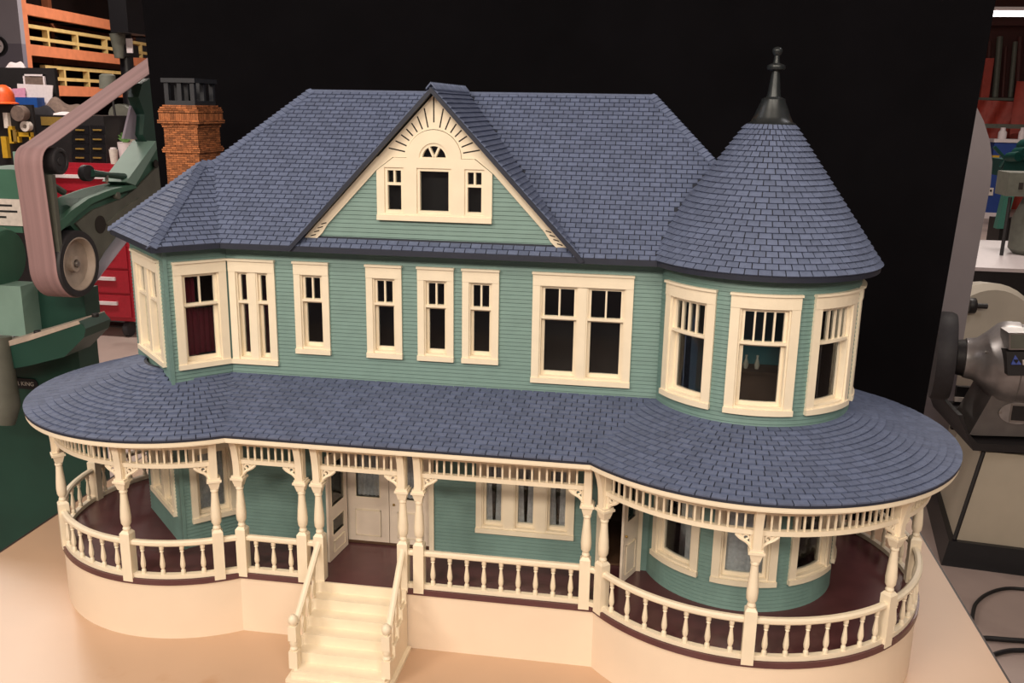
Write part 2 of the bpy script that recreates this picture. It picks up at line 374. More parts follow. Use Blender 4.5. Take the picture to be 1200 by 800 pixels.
# doll-size furniture silhouettes inside the tower room
c = MB(); c.box(.44, .52, .06, .1, .366, .425); c.box(.436, .524, .056, .104, .425, .43); c.build('dresser', 'room_floor', house)
b = MB(); n = 16
vs = [MbayF(.020+.030*k/n, .575 if r_ == 0 else .425, -.024+.002*sin(k*1.7)) for r_ in range(2) for k in range(n+1)]+[MbayF(.045+.036*k/n, .500 if r_ == 0 else .425, -.034+.002*sin(k*1.7)) for r_ in range(2) for k in range(n+1)]
b.add(vs, [(o+k, o+k+1, o+n+2+k, o+n+1+k) for o in (0, 2*(n+1)) for k in range(n)]).build('drape', 'room_red', house, smooth=60)
for x in (.465, .482): MB().lathe([(.003, .43), (.0045, .436), (.003, .442), (.0015, .447), (.002, .452)], (x, .075, 0), 8).build('vase', 'cream', house, smooth=50)

# ---- foundation and porch floor
def arc(cx, cy, r, a0, a1, n): return [(cx+r*cos(a0+(a1-a0)*i/n), cy+r*sin(a0+(a1-a0)*i/n)) for i in range(n+1)]
def outline(d):
    rl, rr = LR+d, RR+d; y = YP-d
    xl = LX+sqrt(rl**2-(y-LY)**2); xr = TX-sqrt(rr**2-(y-TY)**2)
    a1 = math.atan2(y-LY, xl-LX)+2*pi; b0 = math.atan2(y-TY, xr-TX)
    return arc(LX, LY, rl, rad(100), a1, 64)+arc(TX, TY, rr, b0, rad(82), 72), (xl, xr, a1, b0)
pts, _ = outline(-.003)
MB().prism(pts, 0, ZT, ident).build('foundation', 'foundation_paint', house, smooth=25)
pts, (XL, XR, AL, AR) = outline(0)
MB().prism(pts, ZT, ZF, ident).build('porch_floor', 'maroon', house, smooth=25)

# ---- porch paths: straight run and two curved runs; w is outward
def Mstr(u, v, w): return Vector((u, -.1225-w, v))
ML = Mcyl(LX, LY, LR-.0075, 0.); MR = Mcyl(TX, TY, RR-.0075, 0.)
rl_, rr_ = LR-.0075, RR-.0075
Z_BLOCK, Z_CAP0, Z_CAP1, Z_TOPB = .181, .249, .267, .335
POST = [(.0052, .181), (.0062, .184), (.0048, .188), (.0075, .193), (.0081, .203), (.0072, .217), (.0058, .232), (.0050, .243), (.0062, .2445), (.0062, .247), (.0052, .249)]
def porch_post(M, u, out=.030, scroll=(1, 1), eave=None):
    b = MB(); h = .0080
    b.box(u-h, u+h, .0975, Z_BLOCK-.004, -h, h+.0004, M); b.prism([(0, 0)]*0 or [(-h, -h), (h, -h), (h, h), (-h, h)], 0, 1, lambda a, c, k: M(u+a*(1-.35*k), Z_BLOCK-.004+.004*k, c*(1-.35*k)))
    O = M(u, 0, 0); b.lathe(POST, O, 12)
    b.prism([(-h*.7, -h*.7), (h*.7, -h*.7), (h*.7, h*.7), (-h*.7, h*.7)], 0, 1, lambda a, c, k: M(u+a*(1+.55*k), Z_CAP0+.012*k, c*(1+.55*k)))
    b.box(u-h*1.32, u+h*1.32, Z_CAP0+.012, Z_CAP0+.0155, -h*1.32, h*1.32, M); b.box(u-h*1.1, u+h*1.1, Z_CAP0+.0155, Z_CAP1+.001, -h*1.1, h*1.1, M)
    b.box(u-h*.75, u+h*.75, Z_CAP1, Z_TOPB, -h*.75, h*.75, M)
    post = b.build('porch_post', 'cream', house, smooth=35)
    # curved corbel reaching out to the eave
    prof = [(.004, Z_CAP1+.001), (.0085, Z_CAP1+.001)]+[(.0085+(out-.0085)*(1-cos(t*pi/2)), Z_CAP1+.001+(Z_TOPB-Z_CAP1-.001)*sin(t*pi/2)) for t in [i/7 for i in range(1, 8)]]+[(.004, Z_TOPB)]
    MB().prism(prof, -.0052, .0052, lambda w, v, k: M(u+k, v, w)).build('corbel', 'cream', post, smooth=30)
    # scrolled brackets under the frieze
    for s in (-1, 1):
        if not scroll[0 if s < 0 else 1]: continue
        k = MB(); P = lambda a, v: M(u+s*a, v, 0)
        k.tube([P(a, v) for a, v in [(.0070, .2675), (.0095, .2718), (.0135, .2752), (.0185, .2776), (.0225, .2800), (.0262, .2838), (.0285, .2848)]], [.0026, .0027, .0024, .0022, .0024, .0027, .0016], 6)
        k.tube([P(.0140+.0052*(1-t*.55)*cos(-1.9+t*7.0), .2815+.0052*(1-t*.55)*sin(-1.9+t*7.0)) for t in [i/15 for i in range(16)]], .0017, 5)
        k.tube([P(.0070, .268), P(.0076, .278), P(.0070, .2876)], .0022, 5); k.tube([P(.0195, .2800), P(.0215, .2848), P(.0235, .2876)], .0019, 5)
        k.build('scroll_bracket', 'cream', post, smooth=50)
    return post
BAL = [(.0036, .1105), (.0036, .1165), (.0022, .1185), (.0036, .122), (.0041, .127), (.0034, .134), (.0024, .142), (.0020, .147), (.0034, .1485), (.0022, .150), (.0036, .152), (.0036, .1585)]
balmesh = None
def railing(M, u0, u1, nb, n=1, half=False):
    global balmesh
    b = MB(); b.strip(u0, u1, [(.1585, -.004), (.1605, -.0052), (.1645, -.0052), (.1668, -.0025), (.1668, .0025), (.1645, .0052), (.1605, .0052), (.1585, .004)], M, n)
    r_ = b.build('railing', 'cream', house, smooth=30)
    MB().box(u0, u1, .1035, .1108, -.0042, .0042, M, n).build('bottom_rail', 'cream', r_)
    for i in range(nb):
        u = u0+(u1-u0)*(i+.5)/nb if not half else u0+(u1-u0)*(i+1)/(nb+1)
        O = M(u, 0, 0)
        if balmesh is None:
            o = MB().lathe(BAL, O, 8).build('baluster', 'cream', r_, smooth=40, origin=O); balmesh = o.data
        else: link('baluster', balmesh, O, r_)
def frieze(M, u0, u1, n=1, sp=.0108):
    b = MB(); b.box(u0, u1, .3165, .334, -.0042, .0042, M, n); f = b.build('spindle_frieze', 'cream', house)
    MB().box(u0, u1, .2872, .2940, -.0042, .0042, M, n).build('frieze_rail', 'cream', f)
    k = max(2, round((u1-u0)/sp))
    for i in range(1, k):
        u = u0+(u1-u0)*i/k; MB().box(u-.0014, u+.0014, .2938, .3167, -.0013, .0013, M).build('spindle', 'cream', f)

def apx(px, py): return atY(px, py, -.1225).x
P4, P5, P6, P7, P8, P9 = -.3042, -.2035, -.1765, -.0430, -.0178, .2360
for u, s_ in ((P4, (0, 1)), (P5, (1, 0)), (P6, (0, 1)), (P7, (1, 0)), (P8, (0, 1)), (P9, (1, 0))): porch_post(Mstr, u, scroll=s_)
H = .0078
railing(Mstr, P4+H, P5-H, 3); frieze(Mstr, P4+.006, P5-.006)
railing(Mstr, P5+H, P6-H, 0); frieze(Mstr, P6+.006, P7-.006)
railing(Mstr, P7+H, P8-H, 0); railing(Mstr, P8+H, P9-H, 9); frieze(Mstr, P8+.006, P9-.006)
# round porch by the tower
ra = [rad(a) for a in (-138.6, -90.3, -45.3, -1, 44)]
for i, a in enumerate(ra): porch_post(MR, a*rr_, out=.032, scroll=(i > 0, 1))
for a, b_ in zip(ra, ra[1:]): railing(MR, a*rr_+H, b_*rr_-H, 7, 14); frieze(MR, a*rr_+.006, b_*rr_-.006, 14)
railing(MR, ra[-1]*rr_+H, rad(80)*rr_, 6, 12); frieze(MR, ra[-1]*rr_+.006, rad(80)*rr_, 12)
q0 = MR(ra[0]*rr_, 0, 0)
def Mlink(A, B):
    d = (B-A); L_ = d.length; d.normalize(); nn = Vector((d.y, -d.x, 0))
    return (lambda u, v, w: A+d*u+nn*w+Vector((0, 0, v))), L_
Mk, Lk = Mlink(Mstr(P9, 0, 0), q0); railing(Mk, .006, Lk-.006, 0)
# round porch by the bay
la = [rad(a) for a in (-60.6, -94.0, -139.0, -185.0, -225.0)]
for i, a in enumerate(la): porch_post(ML, a*rl_, out=.022, scroll=(1, i > 0))
for i, (a, b_) in enumerate(zip(la[1:], la)): railing(ML, a*rl_+H, b_*rl_-H, (4, 6, 6, 5)[i], 14); frieze(ML, a*rl_+.006, b_*rl_-.006, 14)
railing(ML, rad(-258)*rl_, la[-1]*rl_-H, 4, 10); frieze(ML, rad(-258)*rl_, la[-1]*rl_-.006, 10)
Mk, Lk = Mlink(ML(la[0]*rl_, 0, 0), Mstr(P4, 0, 0)); railing(Mk, .006, Lk-.006, 0)

# ---- doors
def casing(u0, u1, v1, cw=.008, M=Mfront):
    b = MB(); b.box(u0-cw, u0, ZF, v1+cw, -.004, .005, M); b.box(u1, u1+cw, ZF, v1+cw, -.004, .005, M); b.box(u0-cw, u1+cw, v1, v1+cw*1.3, -.004, .006, M)
    return b.build('door_casing', 'cream', house)
casing(DOOR_L[0], DOOR_L[1], DOOR_L[3]); casing(DOOR_R[0], DOOR_R[1], DOOR_R[3])
def leaf(M, w_, z1, wins, panels, t=.004, knob=None, glassmat='pane', lace=False):
    """door leaf: rails and stiles around openings; raised panels"""
    us = sorted({0, w_, *[q[k] for q in wins for k in (0, 1)]}); vs = sorted({ZF+.001, z1, *[q[k] for q in wins for k in (2, 3)]}); b = MB()
    for a0, a1 in zip(us, us[1:]):
        for b0, b1 in zip(vs, vs[1:]):
            if any(q[0] < (a0+a1)/2 < q[1] and q[2] < (b0+b1)/2 < q[3] for q in wins): continue
            b.box(a0, a1, b0, b1, 0, t, M)
    d = b.build('door', 'door_white', house)
    for q in wins:
        MB().box(q[0], q[1], q[2], q[3], t*.4, t*.55, M).build('pane', 'pane', d)
        f = MB()
        for a in ((q[0]-.0015, q[0], q[2], q[3]), (q[1], q[1]+.0015, q[2], q[3]), (q[0]-.0015, q[1]+.0015, q[2]-.0015, q[2]), (q[0]-.0015, q[1]+.0015, q[3], q[3]+.0015)): f.box(*a, -.0006, t+.0006, M)
        f.build('glazing_bead', 'cream', d)
        if lace:
            n = 16; vs2 = [M(q[0]+(q[1]-q[0])*k/n, q[2] if r_ else q[3], -.004+.0015*sin(k*2.1)) for r_ in range(2) for k in range(n+1)]
            MB().add(vs2, [(k, k+1, n+2+k, n+1+k) for k in range(n)]).build('lace_curtain', 'curtain', d, smooth=60)
    for q in panels:
        f = MB(); f.strip(q[0], q[1], [(q[2], t), (q[3], t), (q[3]-.0015, t+.0014), (q[2]+.0015, t+.0014)], M); g = f.build('panel', 'door_white', d)
        h_ = MB()
        for a in ((q[0], q[0]+.0012, q[2], q[3]), (q[1]-.0012, q[1], q[2], q[3]), (q[0], q[1], q[2], q[2]+.0012), (q[0], q[1], q[3]-.0012, q[3])): h_.box(*a, t, t+.0024, M)
        h_.build('panel_moulding', 'cream', d)
    if knob: MB().lathe([(.0006, 0), (.0018, .001), (.0022, .0025), (.0012, .0042)], M(knob[0], knob[1], t), 8, X=M(1, 0, 0)-M(0, 0, 0), Y=Vector((0, 0, 1)), Z=M(0, 0, 1)-M(0, 0, 0)).build('door_knob', 'brass', d, smooth=50)
    return d
def Mrec(x0): return lambda u, v, w: Vector((x0+u, .012-w, v))
leaf(Mrec(-.176), .072, .29, [(.016, .056, .188, .272)], [(.014, .058, .118, .165)], lace=True)
leaf(Mrec(-.103), .072, .29, [(.016, .056, .188, .272)], [(.014, .058, .118, .165)], knob=(.008, .178), lace=True)
hg = Vector((-.1725, -.004, 0)); dd = Vector((-.115, -.993, 0)).normalized(); nn = Vector((-dd.y, dd.x, 0))
leaf(lambda u, v, w: hg+dd*u+nn*(w-.004)+Vector((0, 0, v)), .068, .286, [(.012, .056, .196, .268), (.014, .054, .146, .172)], [(.014, .054, .115, .135)])
hg2 = Vector((.3085, -.006, 0)); d2 = Vector((-.41, -.91, 0)).normalized(); n2 = Vector((-d2.y, d2.x, 0))
leaf(lambda u, v, w: hg2+d2*u+n2*(w-.002)+Vector((0, 0, v)), .052, .282, [(.012, .040, .205, .262)], [(.010, .042, .115, .165)], knob=(.046, .183))

# ---- front steps
st = MB(); SX0, SX1 = -.183, -.036
NST = 6; rise = ZF/NST; run = .0215; SY = YP-.001
steps = link('front_steps', None, ((SX0+SX1)/2, SY, 0), house)
for i in range(NST-1):                        # i = 0 is just below the floor
    z = ZF-rise*(i+1); y1 = SY-run*i; y0 = y1-run
    MB().box(SX0+.004, SX1-.004, y0-.0035, y1, z-.004, z).build('tread', 'cream', steps)
    MB().box(SX0+.0035, SX1-.0035, y1-.003, y1, z, z+rise-(.004 if i else 0)).build('riser', 'cream', steps)
zl = ZF-rise*(NST-1); yl = SY-run*(NST-1)
MB().box(SX0+.001, SX1-.001, yl-.004, yl, 0, zl-.004).build('riser', 'cream', steps)
MB().box(SX0-.006, SX1+.006, yl-.010, SY, 0, .0055).build('base_plate', 'cream', steps)
for x in (SX0, SX1-.004):
    poly = [(SY, 0.0055), (SY, ZF-.001)]
    for i in range(NST-1): poly += [(SY-run*i-.0038, ZF-.001 if i == 0 else ZF-rise*i-.0042), (SY-run*i-.0038, ZF-rise*(i+1)-.0042)]
    poly += [(yl-.003, ZF-rise*(NST-1)-.0042), (yl-.003, .0055)]
    MB().prism(poly, x, x+.004, lambda a, b_, k: Vector((k, a, b_))).build('stringer', 'cream', steps)
for x, px in ((SX0+.003, P6), (SX1-.003, P7)):
    ny = yl+.006; nw = MB()
    nw.box(x-.0065, x+.0065, ny-.0065, ny+.0065, zl, zl+.028); nw.lathe([(.0048, zl+.028), (.0062, zl+.031), (.0045, zl+.035), (.0064, zl+.040), (.0055, zl+.045)], (x, ny, 0), 12)
    nw.box(x-.0062, x+.0062, ny-.0062, ny+.0062, zl+.045, zl+.068); nw.lathe([(.0040, zl+.068), (.0046, zl+.070), (.0066, zl+.073), (.0075, zl+.077), (.0066, zl+.081), (.0035, zl+.0845), (.0006, zl+.0855)], (x, ny, 0), 12)
    nw.build('newel_post', 'cream', steps, smooth=40)
    A = Vector((x, ny+.004, zl+.062)); B_ = Vector((px, -.130, .1655)); d = B_-A
    Mh = lambda u, v, w: A+d*u+Vector((w, 0, v))
    MB().strip(0, 1, [(-.004, -.0042), (.0025, -.0046), (.005, -.002), (.005, .002), (.0025, .0046), (-.004, .0042)], Mh, 1).build('handrail', 'cream', steps, smooth=30)
    Bo = Vector((x, ny+.004, zl+.010)); Bt = Vector((x+(px-x)*.8, SY-.002, ZF+.008)); dl = Bt-Bo
    for i in range(4):                        # sawn flat balusters, wide and narrow in turn
        t = (i+.65)/4.6; lo = Bo+dl*t; hi = A+d*t; hgt = hi.z-lo.z; n = 14; b = MB(); L_ = []; R_ = []
        for k in range(n+1):
            f = k/n; wd = .0030+.0042*abs(sin(f*pi*2.0))**1.5
            L_.append((lo.y-wd, lo.z-.006+(hgt+.004)*f)); R_.append((lo.y+wd, lo.z-.006+(hgt+.004)*f))
        vs = [Vector((lo.x+sx_, *p_)) for sx_ in (-.0016, .0016) for row in (L_, R_) for p_ in row]; m_ = n+1
        b.add(vs, [(k, k+1, m_+k+1, m_+k) for k in range(n)]+[(2*m_+k, 3*m_+k, 3*m_+k+1, 2*m_+k+1) for k in range(n)]+[(k, 2*m_+k, 2*m_+k+1, k+1) for k in range(n)]+[(m_+k, m_+k+1, 3*m_+k+1, 3*m_+k) for k in range(n)]+[(0, m_, 3*m_, 2*m_), (n, 2*m_+n, 3*m_+n, m_+n)])
        b.build('sawn_baluster', 'cream', steps)
# ================================================================== ROOFS
ROOFS = {}; SH = {}
def sh_add(key, q, nrm, tb=.0020, tt=.0004):       # q: bottom-left, bottom-right, top-right, top-left on the deck
    q = [Vector(p) for p in q]; n = nrm if isinstance(nrm, list) else [nrm]*4; o = [tb, tb, tt, tt]
    SH[key].append([q[i]+n[i]*.0001 for i in range(4)]+[q[i]+n[i]*o[i] for i in range(4)])
def plane_shingles(key, O, U, V, L_, R_, vlen, exp=.0093, wid=.0162, keep=None, gap=.0014):
    N_ = U.cross(V).normalized()
    if N_.z < 0: N_ = -N_
    SH.setdefault(key, []); rows = math.ceil(vlen/exp-.2)
    for r in range(rows):
        v0 = r*exp; v1 = min(v0+exp*1.02, vlen); lo0, hi0, lo1, hi1 = L_(v0), R_(v0), L_(v1), R_(v1)
        off = (r % 2)*wid/2+random.uniform(-.0012, .0012); k = math.floor((min(lo0, lo1)-off)/wid)
        while off+k*wid < max(hi0, hi1):
            a, b = off+k*wid, off+(k+1)*wid-gap; k += 1
            q = [min(max(a, lo0), hi0), min(max(b, lo0), hi0), min(max(b, lo1), hi1), min(max(a, lo1), hi1)]
            if max(q[1]-q[0], q[2]-q[3]) < .001: continue
            P = [O+U*q[0]+V*v0, O+U*q[1]+V*v0, O+U*q[2]+V*v1, O+U*q[3]+V*v1]
            if keep and not keep(P): continue
            sh_add(key, P, N_, tb=.0026+random.uniform(0, .0005))
def cone_shingles(key, cx, cy, r0, z0, r1, z1, a0, a1, exp, wid, keep=None, nmin=30, gap=.0015):
    SH.setdefault(key, []); sl = sqrt((r1-r0)**2+(z1-z0)**2); rows = max(1, round(sl/exp)); e = sl/rows
    cr, cz = (z1-z0)/sl, (r0-r1)/sl
    for k in range(rows):
        f0, f1 = k/rows, (k+1.02)/rows; ra_, rb = r0+(r1-r0)*f0, r0+(r1-r0)*min(f1, 1); za, zb = z0+(z1-z0)*f0, z0+(z1-z0)*min(f1, 1)
        rg = r0+(r1-r0)*((k//6)*6+3)/rows; n = max(nmin, round(2*pi*rg/wid)); st = 2*pi/n; off = (k % 2)*st/2
        for i in range(n):
            t0 = off+i*st; t1 = t0+st-gap/ra_; tm = (t0+t1)/2; tn = (tm-a0) % (2*pi)
            if tn > a1-a0: continue
            P = [Vector((cx+ra_*cos(t0), cy+ra_*sin(t0), za)), Vector((cx+ra_*cos(t1), cy+ra_*sin(t1), za)), Vector((cx+rb*cos(t1), cy+rb*sin(t1), zb)), Vector((cx+rb*cos(t0), cy+rb*sin(t0), zb))]
            if keep and not keep(P): continue
            N_ = [Vector((cr*cos(t), cr*sin(t), cz)) for t in (t0, t1, t1, t0)]
            sh_add(key, P, N_, tb=.0027+random.uniform(0, .0005))
def slab(poly, t=.006): return MB().quadprism(poly, (0, 0, -t))

# ---- main hipped roof
YEV, ZEV, YR, ZR, RL, RRX = -.0295, .611, .208, .847, -.290, .2957
vl = sqrt((YR-YEV)**2+(ZR-ZEV)**2); Vm = Vector((0, (YR-YEV)/vl, (ZR-ZEV)/vl)); ky = (YR-YEV)/vl
def e_at(u, inset, z): p = BC+DF*u+NF*.0242+NL*.0242; return p
E0 = BC+NF*.0242+NL*.0242; E1e = BC+DLb*BLEN-NF*.0242+NL*.0242
E0.z = E1e.z = ZEV
valx = (E0+DF*(((YEV-E0.y)/DF.y))).x
INS = .1236; RE = (E0+E1e)/2+DF*INS; RE.z = .7263
HJ = RE+DF*.0197                             # hip, bay ridge and valley meet
def Lm(v):
    y = YEV+v*ky
    return valx+(HJ.x-valx)*(y-YEV)/(HJ.y-YEV) if y < HJ.y else HJ.x+(RL-HJ.x)*(y-HJ.y)/(YR-HJ.y)
def Rm(v): return RRX+(YR-YEV-v*ky)
DXC, DHW, DZ = -.0185, .2255, .8515          # dormer centre, half width, ridge height
def in_dormer(P):
    c = sum(P, Vector())/4
    return c.z < DZ-(abs(c.x-DXC)/DHW)*(DZ-.612)-.004 and c.y > -.018
def in_tower(P):
    c = sum(P, Vector())/4; r = sqrt((c.x-TX)**2+(c.y-TY)**2); return r < .1718 and c.z < .615+(.1718-r)*1.45-.006
roof = slab([(valx, YEV, ZEV), (.36, YEV, ZEV), (.4137, .09, ZEV+.1187), (RRX, YR, ZR), (RL, YR, ZR), HJ]).build('main_roof', 'deck', house); ROOFS['main'] = roof
plane_shingles('main', Vector((0, YEV, ZEV)), Vector((1, 0, 0)), Vm, Lm, Rm, vl, keep=lambda P: not in_dormer(P) and not in_tower(P))
sd = MB(); YB = 2*YR-YEV
sd.quadprism([(RL, YR, ZR), HJ, (-.5295, .204, ZEV), (-.5295, YB, ZEV)], (0, 0, -.006)); sd.quadprism([(RL, YR, ZR), (-.5295, YB, ZEV), (.5352, YB, ZEV), (RRX, YR, ZR)], (0, 0, -.006)); sd.quadprism([(RRX, YR, ZR), (.5352, YB, ZEV), (.5352, YEV, ZEV)], (0, 0, -.006))
sd.build('roof_slope', 'shingle', roof)
b = MB(); b.box(valx+.002, .335, YEV-.001, YEV+.006, ZEV-.0075, ZEV+.0012); b.box(valx+.002, .335, YEV+.004, .002, ZEV-.0075, ZEV-.006); b.build('eave_fascia', 'roof_edge', roof)
MB().box(XC, .33, -.004, 0, .598, .606).build('eave_moulding', 'siding', roof)
def caps(A, B, dl, dr, parent, exp=.0095, wd=.0098, t=.0026):
    A, B = Vector(A), Vector(B); d = B-A; n = max(1, round(d.length/exp)); dl, dr = Vector(dl).normalized(), Vector(dr).normalized(); up = (dl+dr).normalized()*-1
    for i in range(n):
        p0, p1 = A+d*(i/n), A+d*((i+1.06)/n); b = MB(); rows = []
        for p, h in ((p0, t+.0034), (p1, .0034)): rows.append([p+dl*wd+up*(h-.0004), p+up*(h+.0008), p+dr*wd+up*(h-.0004), p+dr*wd+up*(h-t), p+up*(h+.0008-t), p+dl*wd+up*(h-t)])
        b.add(rows[0]+rows[1], [tuple(range(6)), tuple(range(11, 5, -1))]+[(j, (j+1) % 6, 6+(j+1) % 6, 6+j) for j in range(6)]); b.build('ridge_cap', 'shingle', parent)
caps(HJ, (RL, YR, ZR), (-1, 2, -1), (2, -1, -1), roof); caps((.465, .0387, .6787), (RRX, YR, ZR), (-2, -1, -1), (1, 2, -1), roof)
MB().tube([(RL, YR, ZR-.001), (RRX, YR, ZR-.001)], .0032, 8).build('ridge_roll', 'shingle', roof)

# ---- bay roof
vb = sqrt(INS**2+(HJ.z-ZEV)**2)
br = MB(); VE = Vector((valx, YEV, ZEV))
br.quadprism([E0, VE, HJ, RE], (0, 0, -.006)); br.quadprism([E1e, E0, RE], (0, 0, -.006)); C1 = E1e+DF*.15
br.quadprism([E1e, RE, HJ, (C1.x, C1.y, ZEV)], (0, 0, -.006)); bay_roof = br.build('bay_roof', 'deck', house); ROOFS['bay'] = bay_roof
VB = (-NF*INS+Vector((0, 0, HJ.z-ZEV)))/vb; VA = (DF*INS+Vector((0, 0, HJ.z-ZEV)))/vb
lenB = (VE-E0).dot(DF); lenH = (HJ-E0).dot(DF)
plane_shingles('bay', E0, DF, VB, lambda v: INS*v/vb, lambda v: lenB+(lenH-lenB)*v/vb, vb)
LA = (E0-E1e).length; UA = (E0-E1e).normalized()
plane_shingles('bay', E1e, UA, VA, lambda v: INS*v/vb, lambda v: LA-INS*v/vb, vb)
ZH = Vector((0, 0, 1)); caps(E0, RE, -2*NF+NL-ZH, -2*NL+NF-ZH, bay_roof); caps(RE, HJ, NF-ZH, -NF-ZH, bay_roof); caps(E1e, RE, 2*NF+NL-ZH, -2*NL-NF-ZH, bay_roof)
def Mline(A, B, out): d = (B-A); d.normalize(); return lambda u, v, w: A+d*u+out*w+Vector((0, 0, v-A.z))
for A, B, o in ((E0, VE, NF), (E1e, E0, NL)):
    MB().box(0, (B-A).length, ZEV-.0075, ZEV+.001, -.006, .001, Mline(A, B, o)).build('eave_fascia', 'roof_edge', bay_roof)
b = MB(); b.add([BC+Vector((0, 0, .604)), E0+Vector((0, 0, -.0065)), E1e+Vector((0, 0, -.0065)), BC+DLb*BLEN+Vector((0, 0, .604))], [(0, 1, 2, 3)]); b.add([BC+Vector((0, 0, .604)), E0+Vector((0, 0, -.0065)), VE+Vector((0, 0, -.0065)), Vector((XC, 0, .604))], [(0, 1, 2, 3)]); b.build('soffit', 'deck', bay_roof)

# ---- gabled dormer
YG = -.0125; YD = -.0300; DZE = .612
sl = sqrt(DHW**2+(DZ-DZE)**2); dormer = link('dormer', None, (DXC, YG, .627), house)
dr_ = MB()
for s in (1, -1):
    f = Vector((DXC+s*DHW, YD, DZE)); a = Vector((DXC, YD, DZ)); bk = Vector((DXC, YR+.004, DZ))
    dr_.quadprism([f, a, bk, f+Vector((0, .002, 0))], (0, 0, -.006))
dr_.build('dormer_roof', 'deck', dormer)
ROOFS['dormer'] = dormer
for s in (1, -1):
    f = Vector((DXC+s*DHW, YD, DZE)); V = Vector((-s*DHW, 0, DZ-DZE))/sl
    plane_shingles('dormer', f, Vector((0, 1, 0)), V, lambda v: 0, lambda v: (v/sl)*(YR-YD)+.003, sl)
    tk = .0062; n_ = Vector((s*(DZ-DZE), 0, DHW))/sl
    q = [f-V*.006, f+V*(sl), f+V*sl-Vector((0, 0, tk*1.35)), f-V*.006-n_*tk]
    MB().quadprism([p+Vector((0, -.004, 0)) for p in q], (0, .008, 0)).build('rake_edge', 'roof_edge', dormer)
caps((DXC, YD-.004, DZ+.0005), (DXC, YR+.01, DZ+.0005), (-.7, 0, -.7), (.7, 0, -.7), dormer, exp=.011, wd=.0105, t=.003)
def G(px, py, y=-.019): p = atY(px, py, y); return (p.x, p.z)
def Mg(u, v, w): return Vector((u, YG-w, v))
def rake_x(z, d=0): return (DZ-d-z)/(DZ-DZE)*DHW
# gable boarding
gw = MB(); zb = .622
z0w, z1w = .656, .737; wx0, wx1 = DXC-.0885, DXC+.0885
gh = [(wx0+.012, wx1-.012, z0w+.008, z1w-.006)]
gl = lambda z: (DXC-rake_x(z, .012), DXC+rake_x(z, .012))
xs = .17
gw.prism([(DXC-rake_x(zb, .010), zb), (wx0+.012, zb), (wx0+.012, z1w), (DXC-rake_x(z1w, .010), z1w)], -.004, 0, Mg); gw.prism([(wx1-.012, zb), (DXC+rake_x(zb, .010), zb), (DXC+rake_x(z1w, .010), z1w), (wx1-.012, z1w)], -.004, 0, Mg)
gw.prism([(wx0+.012, zb), (wx1-.012, zb), (wx1-.012, z0w+.01), (wx0+.012, z0w+.01)], -.004, 0, Mg)
gwo = gw.build('gable_wall', 'siding', dormer)
clapboards(Mg, 0, 0, zb, z1w+.004, [(wx0+.008, wx1-.008, z0w, z1w)], dormer, lim=gl, e=.0066)
# palladian window
ZC = .7495; ARC_R = .0415
L3 = [(wx0, z0w+.008), (wx1, z0w+.008)]
tri = MB()
cw = .0285                                   # side light outer width
def frame(b, a, d, p, q, cs, w0, w1, M=Mg): b.box(a, a+cs, p, q, w0, w1, M); b.box(d-cs, d, p, q, w0, w1, M); b.box(a+cs, d-cs, p, p+cs, w0, w1, M); b.box(a+cs, d-cs, q-cs, q, w0, w1, M)
sx = [(wx0+.012, wx0+.042), (DXC-.0265, DXC+.0265), (wx1-.042, wx1-.012)]
zlo, zhi = z0w+.011, z1w-.002
tri.box(wx0, wx1, z0w, z0w+.008, -.004, .0085, Mg)
edges = [wx0]+[k for s_ in sx for k in s_]+[wx1]
for a, d in zip(edges[::2], edges[1::2]): tri.box(a, d, z0w+.008, ZC-.0205 if a == wx0 or d == wx1 else zhi, -.002, .0055, Mg)
[tri.box(a, d, z0w+.008, zlo, -.002, .0055, Mg) for a, d in sx]
# head board with chamfered ends, round arch with a half-round light
nA = 20; ri, ro = .0225, ARC_R
tri.prism([(wx0, ZC-.0205), (wx0+.012, ZC-.0205), (wx0+.012, zhi), (DXC-ri, zhi), (DXC-ri, ZC), (DXC-ro, ZC), (DXC-.062, ZC), (wx0, ZC-.020)], -.002, .0055, Mg); tri.prism([(wx1, ZC-.0205), (wx1, ZC-.020), (DXC+.062, ZC), (DXC+ro, ZC), (DXC+ri, ZC), (DXC+ri, zhi), (wx1-.012, zhi), (wx1-.012, ZC-.0205)], -.002, .0055, Mg)
tri.prism([(DXC-ri, zhi), (DXC+ri, zhi), (DXC+ri, ZC), (DXC-ri, ZC)], -.002, .0055, Mg)
for i in range(nA):
    t0_, t1_ = pi*i/nA, pi*(i+1)/nA
    tri.prism([(DXC+ri*cos(t0_), ZC+ri*sin(t0_)), (DXC+ro*cos(t0_), ZC+ro*sin(t0_)), (DXC+ro*cos(t1_), ZC+ro*sin(t1_)), (DXC+ri*cos(t1_), ZC+ri*sin(t1_))], -.002, .0055, Mg)
    tri.prism([(DXC+(ri-.0045)*cos(t0_), ZC+(ri-.0045)*sin(t0_)), (DXC+(ri+.006)*cos(t0_), ZC+(ri+.006)*sin(t0_)), (DXC+(ri+.006)*cos(t1_), ZC+(ri+.006)*sin(t1_)), (DXC+(ri-.0045)*cos(t1_), ZC+(ri-.0045)*sin(t1_))], -.004, .0015 if False else .0035, Mg)
pal = tri.build('palladian_window', 'cream', dormer)
sash = MB()
for k, (a, d) in enumerate(sx):
    frame(sash, a, d, zlo, zhi, .0045, -.006, .003)
    if k != 1:
        zs = zhi-(zhi-zlo)*.36; sash.box(a+.0045, d-.0045, zs-.002, zs+.002, -.006, .003, Mg); m_ = (a+d)/2; sash.box(m_-.0015, m_+.0015, zs, zhi, -.006, .002, Mg)
